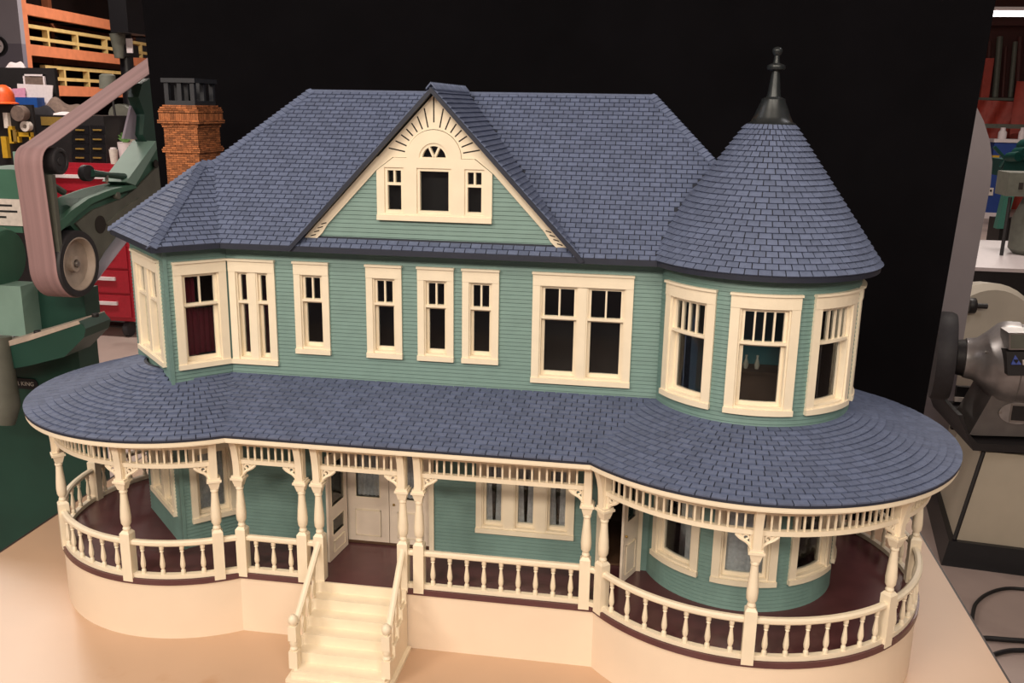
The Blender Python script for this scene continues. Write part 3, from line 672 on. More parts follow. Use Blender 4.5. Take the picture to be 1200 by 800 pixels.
for t in (pi*.36, pi*.64):
    e_ = Vector((cos(t), sin(t))); nrm = Vector((-e_.y, e_.x)); p0_ = Vector((DXC, ZC)); 
    sash.prism([tuple(p0_+nrm*.0016), tuple(p0_-nrm*.0016), tuple(p0_-nrm*.0016+e_*ri), tuple(p0_+nrm*.0016+e_*ri)], -.004, .003, Mg)
sash.box(DXC-ri, DXC+ri, ZC-.003, ZC+.0015, -.004, .0045, Mg); sash.build('sash', 'cream', dormer)
for k, (a, d) in enumerate(sx): MB().box(a+.0045, d-.0045, zlo+.0045, zhi-.0045, -.0035, -.003, Mg).build('pane', 'pane', dormer)
MB().prism([(DXC+.0185*cos(pi*i/16), ZC+.0185*sin(pi*i/16)) for i in range(17)], -.0035, -.003, Mg).build('pane', 'pane', dormer)
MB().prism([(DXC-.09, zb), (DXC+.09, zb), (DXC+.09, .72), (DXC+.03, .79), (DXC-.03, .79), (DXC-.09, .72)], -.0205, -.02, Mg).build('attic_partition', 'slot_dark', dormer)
# sunburst boards and bargeboards
ap = DZ-.0098
sb = MB(); zL = ZC+.0005
right = []
arcp = [(DXC+(ro+.0004)*cos(pi*i/nA), zL+(ro+.0004)*sin(pi*i/nA)) for i in range(nA+1)]
for i in range(nA):
    (x0, z0), (x1, z1) = arcp[i], arcp[i+1]
    def up(x, z):
        t = math.atan2(z-zL, x-DXC); c_, s_ = cos(t), sin(t)   # hit the rake along the radius
        k = (ap-zL)/(s_+abs(c_)*(DZ-DZE)/DHW); return (DXC+k*c_, zL+k*s_)
    sb.prism([(x0, z0), up(x0, z0), up(x1, z1), (x1, z1)], -.001, .0035, Mg)
sb.build('sunburst_board', 'cream', dormer)
for i in range(15):
    t = pi*(.06+.88*i/14); c_, s_ = cos(t), sin(t); k1 = (ap-zL)/(s_+abs(c_)*(DZ-DZE)/DHW)-.004; k0 = max(ro+.0035, k1-.036)
    e_ = Vector((c_, s_)); nr = Vector((-s_, c_))*.0010; O_ = Vector((DXC, zL))
    MB().prism([tuple(O_+e_*k0+nr), tuple(O_+e_*k0-nr), tuple(O_+e_*k1-nr), tuple(O_+e_*k1+nr)], .003, .0037, Mg).build('sunburst_slot_shade', 'slot_dark', dormer)  # dark strips laid on the board, painted shade for uncut slots
for s in (1, -1):
    za, zb2 = zL, .6215; d0, d1 = .0085, .027
    MB().prism([(DXC+s*rake_x(za, d0), za), (DXC+s*rake_x(zb2, d0), zb2), (DXC+s*rake_x(zb2, d1+.003), zb2), (DXC+s*rake_x(.632, d1+.004), .632), (DXC+s*rake_x(.646, d1), .646), (DXC+s*.0893, ZC-.0195), (DXC+s*.0632, za)], -.001, .0045, Mg).build('bargeboard', 'cream', dormer)
    for i in range(4):
        zc = .6285+.0062*i; xm = DXC+s*(rake_x(zc, .0195)); hl = .0042
        MB().prism([(xm-hl, zc+s*.0012-.0008), (xm+hl, zc-s*.0012-.0008), (xm+hl, zc-s*.0012+.0008), (xm-hl, zc+s*.0012+.0008)], .004, .0048, Mg).build('sunburst_slot_shade', 'slot_dark', dormer)  # foot slots: their shade is coloured on, nothing is cut

# ---- tower roof and finial
ZC0, RC0, ZC1, RC1 = .6110, .1718, .8075, .034
tr = MB().lathe([(RC0-.022, ZC0-.007), (RC0, ZC0-.007), (RC0+.0005, ZC0), (RC1, ZC1), (.005, ZC1)], (TX+.002, TY, 0), 64).build('tower_roof', 'roof_edge', house, smooth=30); ROOFS['tower'] = tr
cone_shingles('tower', TX+.002, TY, RC0+.0012, ZC0+.001, RC1, ZC1, -pi, pi*.999, .0093, .0165, nmin=34)
fin = MB().lathe([(.0345, .8045), (.0345, .8085), (.030, .811), (.0265, .818), (.0225, .828), (.0175, .8395), (.0172, .843), (.0105, .846), (.0095, .850), (.0080, .862), (.0062, .876), (.0055, .8815), (.0125, .884), (.0135, .887), (.0125, .890), (.0050, .893), (.0042, .898), (.0038, .903), (.0060, .9055), (.0075, .909), (.0070, .912), (.0045, .9145), (.0006, .9155)], (TX+.003, TY, 0), 20).build('finial', 'finial_metal', house, smooth=38)

# ---- porch roof: two cones and a lean-to
KS = (.3925-.3450)/(-YE); ZP = ZE+.0033
def z_str(x, y): return ZP+KS*(y-YE) if YE-.0005 <= y < .012 and -.40 < x < .345 else -1
KL = .300
def z_l(x, y): r = sqrt((x-LEX)**2+(y-LEY)**2); return ZP+KL*(LER-r) if r <= LER+.0005 else -1
def z_r(x, y): r = sqrt((x-TX)**2+(y-TY)**2); return ZP+KL*(RER-r) if r <= RER+.0005 else -1
def deck_patch(zf, inside, us, vs, P, name):
    return None
pr = link('porch_roof', None, (0, YE, ZP), house); ROOFS['porch'] = pr
def deckgrid(P, na, nb, keep, name='roof_deck', mt='deck'):
    b = MB(); 
    for i in range(na):
        for j in range(nb):
            q = [P(i/na, j/nb), P((i+1)/na, j/nb), P((i+1)/na, (j+1)/nb), P(i/na, (j+1)/nb)]
            if keep(q): b.add(q+[p-Vector((0, 0, .004)) for p in q], [(0, 1, 2, 3), (7, 6, 5, 4), (0, 4, 5, 1), (1, 5, 6, 2), (2, 6, 7, 3), (3, 7, 4, 0)])
    return b.build(name, mt, pr)
def above(zf):  # keep unless every corner lies under the other roof
    return lambda q: any(p.z >= zf(p.x, p.y)-.0012 for p in q)
aL0, aL1 = rad(98), rad(360-22)
deckgrid(lambda s, t: Vector((LEX+(LER-t*.19)*cos(aL0+(aL1-aL0)*s), LEY+(LER-t*.19)*sin(aL0+(aL1-aL0)*s), ZP+KL*t*.19)), 120, 24, above(z_str))
aR0, aR1 = rad(-168), rad(84)
deckgrid(lambda s, t: Vector((TX+(RER-t*.165)*cos(aR0+(aR1-aR0)*s), TY+(RER-t*.165)*sin(aR0+(aR1-aR0)*s), ZP+KL*t*.165)), 120, 24, above(z_str))
both = lambda x, y: max(z_l(x, y), z_r(x, y))
deckgrid(lambda s, t: Vector((-.42+.76*s, YE+(-YE+.002)*t, ZP+KS*(-YE+.002)*t)), 120, 24, above(both))
keepL = lambda P: sum(p.z-z_str(p.x, p.y) for p in P)/4 > -.0015
def keep_bay(P):
    c = sum(P, Vector())/4; r = c-BC; inF = r.dot(NF) < -.004; inL = r.dot(NL) < -.004 and r.dot(DLb) < BLEN+.02
    return keepL(P) and not (inF and inL) and not (c.x > XC and c.y > .004)
cone_shingles('porch', LEX, LEY, LER+.001, ZP, LER-.185, ZP+KL*.186, aL0, aL1, .0112, .0180, keep=keep_bay)
cone_shingles('porch', TX, TY, RER+.001, ZP, TR+.001, ZP+KL*(RER-TR), aR0, aR1, .0112, .0185, keep=keepL, nmin=60)
kl = sqrt(1+KS*KS); Vp = Vector((0, 1/kl, KS/kl))
plane_shingles('porch', Vector((0, YE-.001, ZP)), Vector((1, 0, 0)), Vp, lambda v: -.40, lambda v: .33, -YE*kl+.001, exp=.0112, wid=.0182, keep=lambda P: sum(p.z-both(p.x, p.y) for p in P)/4 > -.0015)
# cream fascia under the porch eave
xa = LEX+sqrt(LER**2-(YE-LEY)**2); xb = TX-sqrt(RER**2-(YE-TY)**2)
al = math.atan2(YE-LEY, xa-LEX)+2*pi; ar = math.atan2(YE-TY, xb-TX)
for nm, mt, z0, z1, d0, d1 in (('eave_fascia', 'cream', .3352, ZP-.0030, -.006, -.0002), ('eave_edge', 'roof_edge', ZP-.0030, ZP+.0002, -.008, .0012)):
    MB().box(rad(98)*LER, al*LER, z0, z1, d0, d1, Mcyl(LEX, LEY, LER), 90).build(nm, mt, pr, smooth=30)
    MB().box(xa, xb, z0, z1, d0, d1, lambda u, v, w: Vector((u, YE-w, v)), 1).build(nm, mt, pr)
    MB().box(ar*RER, rad(84)*RER, z0, z1, d0, d1, Mcyl(TX, TY, RER), 90).build(nm, mt, pr, smooth=30)
b = MB(); b.box(xa, xb, .3335, .3352, -.040, -.001, lambda u, v, w: Vector((u, YE-w, v))); b.box(rad(98)*LER, al*LER, .3335, .3352, -.035, -.001, Mcyl(LEX, LEY, LER), 90); b.box(ar*RER, rad(84)*RER, .3335, .3352, -.035, -.001, Mcyl(TX, TY, RER), 90); b.build('porch_soffit', 'cream', pr)

# ---- shingles: the 300 that show largest are parts of their own, the rest one mesh per roof
FS = [(0, 1, 2, 3), (4, 5, 6, 7), (0, 1, 5, 4), (1, 2, 6, 5), (2, 3, 7, 6), (3, 0, 4, 7)]
allsh = []
for key, lst in SH.items():
    for s_ in lst:
        q = [project(p) for p in s_[4:]]; ar_ = .5*sum(q[i][0]*q[(i+1) % 4][1]-q[(i+1) % 4][0]*q[i][1] for i in range(4))
        n_ = (s_[5]-s_[4]).cross(s_[7]-s_[4]); n_ = n_ if n_.z > 0 else -n_
        face = n_.dot(CAM-s_[4]) > 0
        allsh.append((abs(ar_) if face else 0, key, s_))
allsh.sort(key=lambda t: -t[0])
for a_, key, s_ in allsh[:300]: MB().add(s_, FS).build('shingle', 'shingle', ROOFS[key])
for key in SH:
    b = MB()
    for a_, k_, s_ in allsh[300:]:
        if k_ == key: b.add(s_, FS)
    o = b.build('shingles', 'shingle', ROOFS[key]); o['kind'] = 'stuff'

# the 300 longest clapboard pieces are parts; the short ones between windows stay joined, wall by wall
BOARDS.sort(key=lambda t: -t[0]); rest = {}
for i, (L_, b, par) in enumerate(BOARDS):
    if i < 300: b.build('clapboard', 'siding', par)
    else: rest.setdefault(par.name, (par, MB()))[1].add(b.v, b.f)
for par, b in rest.values(): b.build('short_clapboards', 'siding', par)['kind'] = 'stuff'

# ---- brick chimney on the side wall
CX0, CX1, CY0, CY1 = -.5685, -.5045, .205, .292
chim = link('chimney', None, ((CX0+CX1)/2, (CY0+CY1)/2, ZF), house)
core = MB(); core.box(CX0+.001, CX1-.001, CY0+.001, CY1-.001, ZF, .817)
core.build('chimney_core', 'mortar', chim)
bk = MB(); ch = .0034; z = .62; k = 0
def offs(z):
    if z > .8145: return -.0005
    if z > .8055: return .0060-(z-.8055)*.4
    if z > .7900: return .0052
    if z > .7860: return .0075
    if z > .7790: return .0035-(.786-z)*.25
    if z > .7330 and z < .7450: return .0050-abs(z-.738)*.55
    return 0
def brick_ring(z, h, d, bl, o, soldier=False):
    x0, x1, y0, y1 = CX0-d, CX1+d, CY0-d, CY1+d; th = .004+d
    for (ax, lo, hi, f) in (('x', x0, x1, y0), ('y', y0, y1, x1), ('y', y0, y1, x0)):
        p = lo+(0 if o else -bl/2)
        while p < hi-.001:
            a, c = max(p+.0003, lo), min(p+bl-.0003, hi); p += bl; j = random.uniform(0, .0005)
            if c-a < .0008: continue
            if ax == 'x': bk.box(a, c, f-j, f+th, z+.0004, z+h-.0004)
            elif f == x1: bk.box(f-th, f+j, a, c, z+.0004, z+h-.0004)
            else: bk.box(f-j, f+th, a, c, z+.0004, z+h-.0004)
while z < .8165:
    if .790 <= z <= .8055:
        if not getattr(brick_ring, 'done', False): brick_ring(.7905, .0145, offs(.795), .0036, True); brick_ring.done = True
        z = .8056; continue
    brick_ring(z, ch, offs(z), .0102, k % 2); k += 1; z += ch
o = bk.build('brickwork', 'brick', chim); o['kind'] = 'stuff'
cp = MB(); q0, q1, r0, r1 = CX0+.004, CX1-.003, CY0+.003, CY1-.004
cp.box(q0, q1, r0, r1, .8165, .8265); cp.build('cap_base', 'iron', chim)
cp = MB(); frame(cp, q0-.0035, q1+.0035, r0-.0035, r1+.0035, .012, .8575, .865, lambda a, b_, c_: Vector((a, b_, c_))); cp.build('cap_rim', 'iron', chim)
for xx in (q0, (q0+q1)/2-.004, q1-.008):
    for yy in (r0, r1-.008): MB().box(xx, xx+.008, yy, yy+.008, .8265, .8577).build('cap_post', 'iron', chim)
for yy in (r0+.036,): 
    for xx in (q0, q1-.008): MB().box(xx, xx+.008, yy, yy+.008, .8265, .8577).build('cap_post', 'iron', chim)
# ================================================================== WORKSHOP AROUND THE TABLE
def pbox(x0, y0, x1, y1, Y, dep):      # a box whose front face fills a pixel rectangle at distance Y
    a, b, c, d = atY(x0, y0, Y), atY(x1, y0, Y), atY(x0, y1, Y), atY(x1, y1, Y)
    return ((a.x+c.x)/2, (b.x+d.x)/2, Y, Y+dep, (c.z+d.z)/2, (a.z+b.z)/2)
def disc(c, r, w, axis, mt, name, parent, n=28, prof=None, smooth=35):
    Z = Vector(axis).normalized(); X = Z.orthogonal().normalized(); Y = Z.cross(X)
    return MB().lathe(prof or [(r*.94, 0), (r, w*.1), (r, w*.9), (r*.94, w)], c, n, X, Y, Z).build(name, mt, parent, smooth=smooth)

# ---- belt grinder, its belt running in the plane x = GX
GX = -.985; BW = .066
def g2(px, py): p = atX(px, py, GX); return (p.y, p.z)
def Mx(a, b, k): return Vector((k, a, b))
gb = g2(60, 340); grinder = thing('belt_grinder', (GX-.05, .6, FZ), 'green pedestal belt grinder with a long reddish abrasive belt beside the table', 'belt grinder')
wc = g2(91, 309); WRAD = .076
top = g2(52, 176); upend = g2(178, 84)
path = []
dv = Vector((upend[0]-top[0], upend[1]-top[1])); 
path.append((upend[0]+dv.x*.35, upend[1]+dv.y*.35)); path.append(upend)
def bez(a, c, b, n): return [((1-t)**2*a[0]+2*t*(1-t)*c[0]+t*t*b[0], (1-t)**2*a[1]+2*t*(1-t)*c[1]+t*t*b[1]) for t in [i/n for i in range(n+1)]]
tn = (top[0]+dv.x*.06, top[1]+dv.y*.06); path += bez(tn, (top[0]-.012, top[1]+.004), (top[0]-.012, top[1]-.035), 6)
path.append((wc[0]-WRAD-.001, wc[1]+.02))
ra2 = math.atan2(-.8, .6)
path += [(wc[0]+(WRAD+.001)*cos(t), wc[1]+(WRAD+.001)*sin(t)) for t in [pi+(i/12)*(rad(300)-pi) for i in range(13)]]
ret = g2(196, 222); path.append(ret); path.append((ret[0]+.3, ret[1]+.22))
def ribbon(path, x0, x1, t, name, mt, parent):
    vs = []; n = len(path)
    for i, p in enumerate(path):
        a = Vector(path[max(i-1, 0)]); b = Vector(path[min(i+1, n-1)]); d = (b-a).normalized(); nr = Vector((-d.y, d.x))
        for s, x in ((0, x0), (0, x1), (t, x1), (t, x0)): vs.append(Vector((x, p[0]+nr.x*s, p[1]+nr.y*s)))
    fs = [(i*4+j, i*4+(j+1) % 4, (i+1)*4+(j+1) % 4, (i+1)*4+j) for i in range(n-1) for j in range(4)]+[(3, 2, 1, 0), (4*n-4, 4*n-3, 4*n-2, 4*n-1)]
    return MB().add(vs, fs).build(name, mt, parent, smooth=30)
ribbon(path[:-3], GX-BW, GX, .0015, 'abrasive_belt', 'belt_face', grinder); ribbon(path[-3:], GX-BW, GX, .0015, 'belt_return', 'belt_back', grinder)
# stripes worn along the belt
for k in (.016, .034, .05): ribbon([(p[0]-.0004, p[1]) for p in path[2:9]]+[], GX-BW+k, GX-BW+k+.006, -.0006, 'belt_stripe', 'hub_beige', grinder) if False else None
X1 = Vector((1, 0, 0))
c = Vector((GX-BW-.004, wc[0], wc[1]))
disc(c, WRAD, BW+.010, X1, 'rubber', 'contact_wheel_tyre', grinder, 36, [(WRAD*.80, 0), (WRAD*.97, 0), (WRAD, .004), (WRAD, BW+.006), (WRAD*.97, BW+.010), (WRAD*.80, BW+.010), (WRAD*.80, 0)])
disc(c, WRAD, BW, X1, 'hub_beige', 'contact_wheel_hub', grinder, 36, [(WRAD*.8, .002), (WRAD*.80, BW+.0102), (WRAD*.76, BW+.0102), (WRAD*.70, BW-.006), (.020, BW-.010), (.018, BW-.004), (.018, BW+.001), (.010, BW+.001), (.009, BW-.004)])
disc(c+X1*(BW-.006), .007, .012, X1, 'steel', 'axle_bolt', grinder, 12)
ic = g2(63.5, 187); disc(Vector((GX-BW, ic[0]+.016, ic[1]-.004)), .029, BW+.006, X1, 'rubber', 'idler_wheel', grinder, 28, [(.027, 0), (.029, .003), (.029, BW+.003), (.026, BW+.006), (.021, BW+.006), (.020, BW+.003), (.010, BW+.003), (.009, BW+.005)])
pl0, pl1 = g2(58, 205), g2(66, 300)
MB().box(GX-BW, GX+.004, pl0[0]+.002, pl0[0]+.014, pl1[1], pl0[1]).build('platen', 'cast_grey', grinder)
# cast arm
def casting(px, x0, x1, name, mt): return MB().prism([g2(*p) for p in px], x0, x1, Mx).build(name, mt, grinder)
casting([(66, 262), (84, 246), (104, 232), (130, 222), (156, 216), (163, 209), (185, 178), (206, 158), (206, 215), (168, 246), (150, 266), (126, 298), (118, 314), (112, 296), (100, 276), (88, 264), (66, 276)], GX-.07, GX-.012, 'cast_arm', 'green_paint')
casting([(92, 262), (112, 246), (148, 232), (163, 220), (186, 196), (202, 176), (202, 212), (166, 244), (148, 264), (126, 294), (118, 308), (112, 290), (102, 274)], GX-.013, GX-.006, 'arm_face', 'cast_grey')
casting([(66, 262), (84, 246), (104, 232), (130, 222), (156, 216), (160, 220), (132, 228), (108, 238), (90, 252), (66, 275)], GX-.075, GX+.002, 'arm_rib', 'green_paint')
casting([(146, 213), (181, 165), (186, 168), (157, 217)], GX-.06, GX+.004, 'arm_bar', 'green_light')
casting([(163, 163), (172, 124), (180, 140), (183, 164)], GX-.048, GX-.042, 'return_belt_plate', 'belt_back')  # plate added in place of the visible stretch of return belt
casting([(176, 158), (178, 134), (171, 114), (175, 98), (184, 92), (192, 100), (190, 130), (192, 168), (180, 166)], GX-.05, GX-.02, 'top_bracket', 'green_dark')
hp = g2(120, 263); disc(Vector((GX-.0065, hp[0], hp[1])), .020, .002, X1, 'slot_dark', 'arm_hole_shade', grinder, 24, [(.021, 0), (.021, .0022)])  # solid dark discs here and below, painted as shade inside holes
hp = g2(185, 192); disc(Vector((GX-.0065, hp[0], hp[1])), .011, .002, X1, 'slot_dark', 'arm_hole_shade', grinder, 20, [(.011, 0), (.011, .0022)])
hp = g2(137, 229); disc(Vector((GX-.007, hp[0], hp[1])), .009, .012, X1, 'cast_grey', 'arm_boss', grinder, 16)
casting([(126, 262), (154, 238), (164, 232), (166, 240), (150, 256), (134, 272)], GX-.007, GX-.002, 'raised_lettering_pad', 'cast_grey')
tk = g2(112, 203); disc(Vector((GX-.03, tk[0], tk[1])), .019, .018, X1+Vector((0, -.25, 0)), 'rubber', 'tracking_knob', grinder, 22)
p0 = Vector((GX-.01, *tk)); p1 = Vector((GX-.01, *g2(150, 207))); MB().tube([p0, p0.lerp(p1, .4), p1], [.009, .007, .008], 10).build('tracking_shaft', 'green_dark', grinder, smooth=40)
p2 = Vector((GX+.005, *g2(123, 212))); MB().tube([p0.lerp(p1, .45), p2], .004, 8).build('clamp_lever', 'steel', grinder)
pg = g2(95, 222); MB().tube([Vector((GX-.04, *g2(66, 220))), Vector((GX-.045, *g2(80, 216))), Vector((GX-.05, *g2(98, 226)))], .008, 8).build('guard_rod', 'cast_grey', grinder, smooth=40)
# motor housing behind the belt
XM = GX-BW-.012
def gm(px, py, X=GX-.09): p = atX(px, py, X); return (p.y, p.z)
mh = atY(12, 300, .62)
m0 = Vector((mh.x-.16, .60, mh.z)); disc(m0, .072, .17, X1, 'green_paint', 'motor_housing', grinder, 30, [(.04, 0), (.068, .004), (.072, .02), (.072, .15), (.066, .168), (.03, .17)])
b1 = pbox(-30, 198, 22, 262, .66, .14); MB().box(b1[0], b1[1], b1[2], b1[3], b1[4]-.02, b1[5]).build('motor_box', 'green_paint', grinder)
b2 = pbox(-20, 233, 25, 264, .655, .004); np_ = MB().box(*b2).build('name_plate', 'paper', grinder)
for i, (a, b_) in enumerate(((.12, .78), (.3, .9), (.15, .6))):
    zz = b2[4]+(b2[5]-b2[4])*(.72-.22*i); MB().box(b2[0]+(b2[1]-b2[0])*a, b2[0]+(b2[1]-b2[0])*b_, .6545, .655, zz, zz+.005).build('plate_print', 'print_dark', np_)
b3 = pbox(16, 178, 34, 200, .60, .08); MB().box(*b3).build('tension_block', 'green_light', grinder)
disc(Vector((GX-BW-.03, wc[0]+.02, wc[1]+.005)), .055, .02, X1, 'black_paint', 'wheel_guard', grinder, 28)
# base: pad, slab, pedestal
b4 = pbox(-40, 334, 27, 392, .56, .06); MB().box(*b4).build('mount_block', 'green_light', grinder)
b5 = pbox(28, 338, 100, 390, .62, .06); MB().box(*b5).build('mount_block', 'green_dark', grinder)
sl_ = [(-60, 420), (0, 400), (60, 384), (116, 367), (124, 376), (122, 386), (112, 396), (100, 408), (60, 418), (-60, 440)]
A_ = [atY(*p, .58) for p in sl_]
MB().prism([(p.x, p.z) for p in A_], .50, .60, lambda a, b_, k: Vector((a, k, b_))).build('base_slab', 'green_dark', grinder)
tp = [(-60, 420), (0, 400), (60, 384), (116, 367), (118, 371), (60, 390), (0, 407), (-60, 428)]
MB().prism([(atY(*p, .58).x, atY(*p, .58).z+.001) for p in tp], .498, .602, lambda a, b_, k: Vector((a, k, b_))).build('slab_edge', 'hub_beige', grinder)
for px, py in ((112, 371), (44, 391)): p = atY(px, py, .52); disc(Vector((p.x, .52, p.z)), .008, .008, (0, 0, 1), 'black_paint', 'bolt', grinder, 10)
pd = atY(93, 425, .60); pdl = atY(-60, 425, .60)
MB().box(pdl.x, pd.x, .60, .68, FZ+.03, pd.z+.04).build('pedestal', 'green_dark', grinder)
MB().box(pdl.x-.05, pd.x+.03, .56, .74, FZ, FZ+.03).build('pedestal_foot', 'black_paint', grinder)
bdg = [atY(0, 440, .597), atY(45, 458, .597)]
zc = (bdg[0].z+bdg[1].z)/2; hh = .013; xr = atY(44, 449, .597).x; xl = xr-.155
badge = MB().prism([(xr-hh+hh*cos(t), zc+hh*sin(t)) for t in [-pi/2+pi*i/8 for i in range(9)]]+[(xl+hh+hh*cos(t), zc+hh*sin(t)) for t in [pi/2+pi*i/8 for i in range(9)]], .596, .600, lambda a, b_, k: Vector((a, k, b_))).build('badge', 'black_gloss', grinder)
def text(s, loc, size, mt, parent, name='lettering', rot=(pi/2, 0, 0), align='RIGHT'):
    cu = bpy.data.curves.new(name, 'FONT'); cu.body = s; cu.size = size; cu.extrude = .0004; cu.align_x = align; cu.align_y = 'CENTER'; cu.materials.append(MATS[mt])
    tmp = bpy.data.objects.new('tmp', cu); COL.objects.link(tmp); bpy.context.view_layer.update()
    me = bpy.data.meshes.new_from_object(tmp.evaluated_get(bpy.context.evaluated_depsgraph_get())); bpy.data.objects.remove(tmp); bpy.data.curves.remove(cu)
    o = link(name, me, loc, parent); o.rotation_euler = rot; return o
text('BURR KING', (xr-.009, .5955, zc), .0145, 'print_white', badge)
ch0 = atY(-3, 395, .50); MB().tube([(ch0.x-.005, .50, ch0.z), (ch0.x, .49, ch0.z-.09), (ch0.x+.006, .48, ch0.z-.16), (ch0.x+.002, .47, ch0.z-.20)], [.034, .036, .040, .034], 14).build('dust_chute', 'cast_grey', grinder, smooth=50)

# ---- red tool cabinet, black chest on it
YC = 4.3
x0, x1, y0, y1, z0, z1 = pbox(-40, 190, 152, 352, YC, .5); z0 = FZ
rc = thing('tool_cabinet', ((x0+x1)/2, YC+.25, FZ), 'red rolling tool cabinet on casters beyond the belt grinder', 'tool cabinet')
MB().box(x0, x1, YC, YC+.5, z0+.12, z1).build('body', 'red_paint', rc)
nd = 6; dh = (z1-z0-.16)/nd
for i in range(nd):
    a = z0+.14+dh*i; d = MB().box(x0+.03, x1-.03, YC-.012, YC, a+.008, a+dh-.008).build('drawer', 'red_paint', rc)
    MB().box(x0+.12, x1-.12, YC-.028, YC-.012, a+dh*.55, a+dh*.55+.022).build('handle', 'card_white', d)
for xx in (x0+.1, x1-.1):
    for yy in (YC+.06, YC+.44): disc(Vector((xx-.02, yy, FZ+.055)), .055, .04, X1, 'rubber', 'caster', rc, 16)
tx0, tx1, _, _, _, tz = pbox(-60, 134, 124, 190, YC+.06, .3); tz0 = z1
chest = thing('machinist_chest', ((tx0+tx1)/2, YC+.2, tz0), 'black drawer chest with brass pulls and raised lid on the red cabinet', 'tool chest')
MB().box(tx0, tx1, YC+.05, YC+.38, tz0, tz).build('body', 'black_paint', chest)
for c0, c1 in ((86, 105), (108, 124)):
    for r0, r1 in ((147, 157), (158, 168), (169, 179), (180, 189)):
        e = pbox(c0-2, r0, c1-1, r1, YC+.045, .01); d = MB().box(*e).build('drawer', 'black_gloss', chest)
        mx = (e[0]+e[1])/2; MB().box(mx-.030, mx+.030, YC+.037, YC+.045, (e[4]+e[5])/2-.006, (e[4]+e[5])/2+.003).build('pull', 'brass', d)
e = pbox(48, 137, 73, 147, YC+.045, .01); MB().box(*e).build('label_plate', 'brass', chest)
e = pbox(-60, 79, 66, 134, YC+.34, .03); lid = MB().box(*e).build('raised_lid', 'black_paint', chest)
YL = YC+.30
def flat(name, px, Y, mt, label, cat, t=.006, grp=None, base=None):
    pp = [atY(*p, Y) for p in px]; o = MB().prism([(p.x, max(p.z, tz)) for p in pp], Y, Y+t, lambda a, b_, k: Vector((a, k, b_))).build(name, mt); return tag(o, label, cat, grp)
pf = thing('framed_photo', atY(40, 104, YL), 'thin framed snapshot propped against the raised black chest lid', 'picture frame')
fr = MB(); e = pbox(28, 87, 53, 106, YL+.02, .01); ew = .012
for a in ((e[0], e[0]+ew, e[4], e[5]), (e[1]-ew, e[1], e[4], e[5]), (e[0], e[1], e[4], e[4]+ew), (e[0], e[1], e[5]-ew, e[5])): fr.box(a[0], a[1], YL+.015, YL+.03, a[2], a[3])
fr.build('frame', 'card_white', pf); MB().box(e[0]+ew, e[1]-ew, YL+.02, YL+.028, e[4]+ew, e[5]-ew).build('print', 'cloth_brown', pf)
flat('paper_sheet', [(20, 98), (62, 100), (60, 136), (22, 136)], YL, 'card_white', 'large pale paper sheet leaning inside the black chest lid', 'paper')
flat('greeting_card', [(12, 104), (29, 103), (31, 134), (14, 135)], YL-.02, 'pink_card', 'pink greeting card leaning beside the pale paper on the chest', 'card')
e = pbox(18, 114, 44, 136, YL-.10, .08); bb = thing('plastic_bin', ((e[0]+e[1])/2, e[2]+.04, tz), 'blue open plastic bin standing on the black chest', 'bin')
for a in ((e[0], e[1], e[2], e[2]+.004), (e[0], e[1], e[3]-.004, e[3])): MB().box(*a, tz, e[5]).build('side', 'blue_paint', bb)
for a in ((e[0], e[0]+.004), (e[1]-.004, e[1])): MB().box(a[0], a[1], e[2]+.004, e[3]-.004, tz, e[5]).build('side', 'blue_paint', bb)
MB().box(e[0]+.004, e[1]-.004, e[2]+.004, e[3]-.004, tz, tz+.004).build('bottom', 'blue_paint', bb)
def lump(name, x0, x1, Y, top_px, mt, label, cat, hz=None, seed=1, dep=.14):
    a, b_ = atY(x0, top_px, Y), atY(x1, top_px, Y); zb = hz; h = max(.02, a.z-zb); n = 14; mm = 8; vs = []; fs = []; rnd = random.Random(seed); ph = [rnd.uniform(0, 6) for _ in range(6)]
    for i in range(n+1):
        for j in range(mm+1):
            u, v = i/n, j/mm; f = (sin(pi*u)**.6)*(sin(pi*v)**.6)*(0.72+.18*sin(5*u+ph[0])+.14*sin(9*u+4*v+ph[1])+.1*sin(7*v+ph[2]))
            vs.append(Vector((a.x+(b_.x-a.x)*u, Y+dep*v, zb+h*max(f, 0))))
    fs = [(i*(mm+1)+j, i*(mm+1)+j+1, (i+1)*(mm+1)+j+1, (i+1)*(mm+1)+j) for i in range(n) for j in range(mm)]
    nb = len(vs); vs += [Vector((p.x, p.y, zb)) for p in vs]; fs += [tuple(nb+k for k in reversed(f)) for f in fs]
    return tag(MB().add(vs, fs).build(name, mt, smooth=60, fix=False), label, cat)
lump('work_glove', 40, 90, YC+.10, 106, 'cloth_brown', 'crumpled brown leather work glove lying on the black chest', 'glove', tz, 3)
lump('rag', 24, 62, YC+.06, 121, 'cloth_black', 'bunched black rag in front of the blue bin', 'rag', tz, 5, .04)
lump('rag', 56, 90, YC+.062, 128, 'card_white', 'small crumpled white rag at the chest front edge', 'rag', tz, 9, .036)
e = pbox(5, 71, 27, 78, YC+.345, .1); lump('plastic_bag', 5, 27, YC+.345, 69, 'card_white', 'crumpled clear plastic bag on top of the raised chest lid', 'bag', pbox(-60, 79, 66, 134, YC+.34, .03)[5], 12, .025)
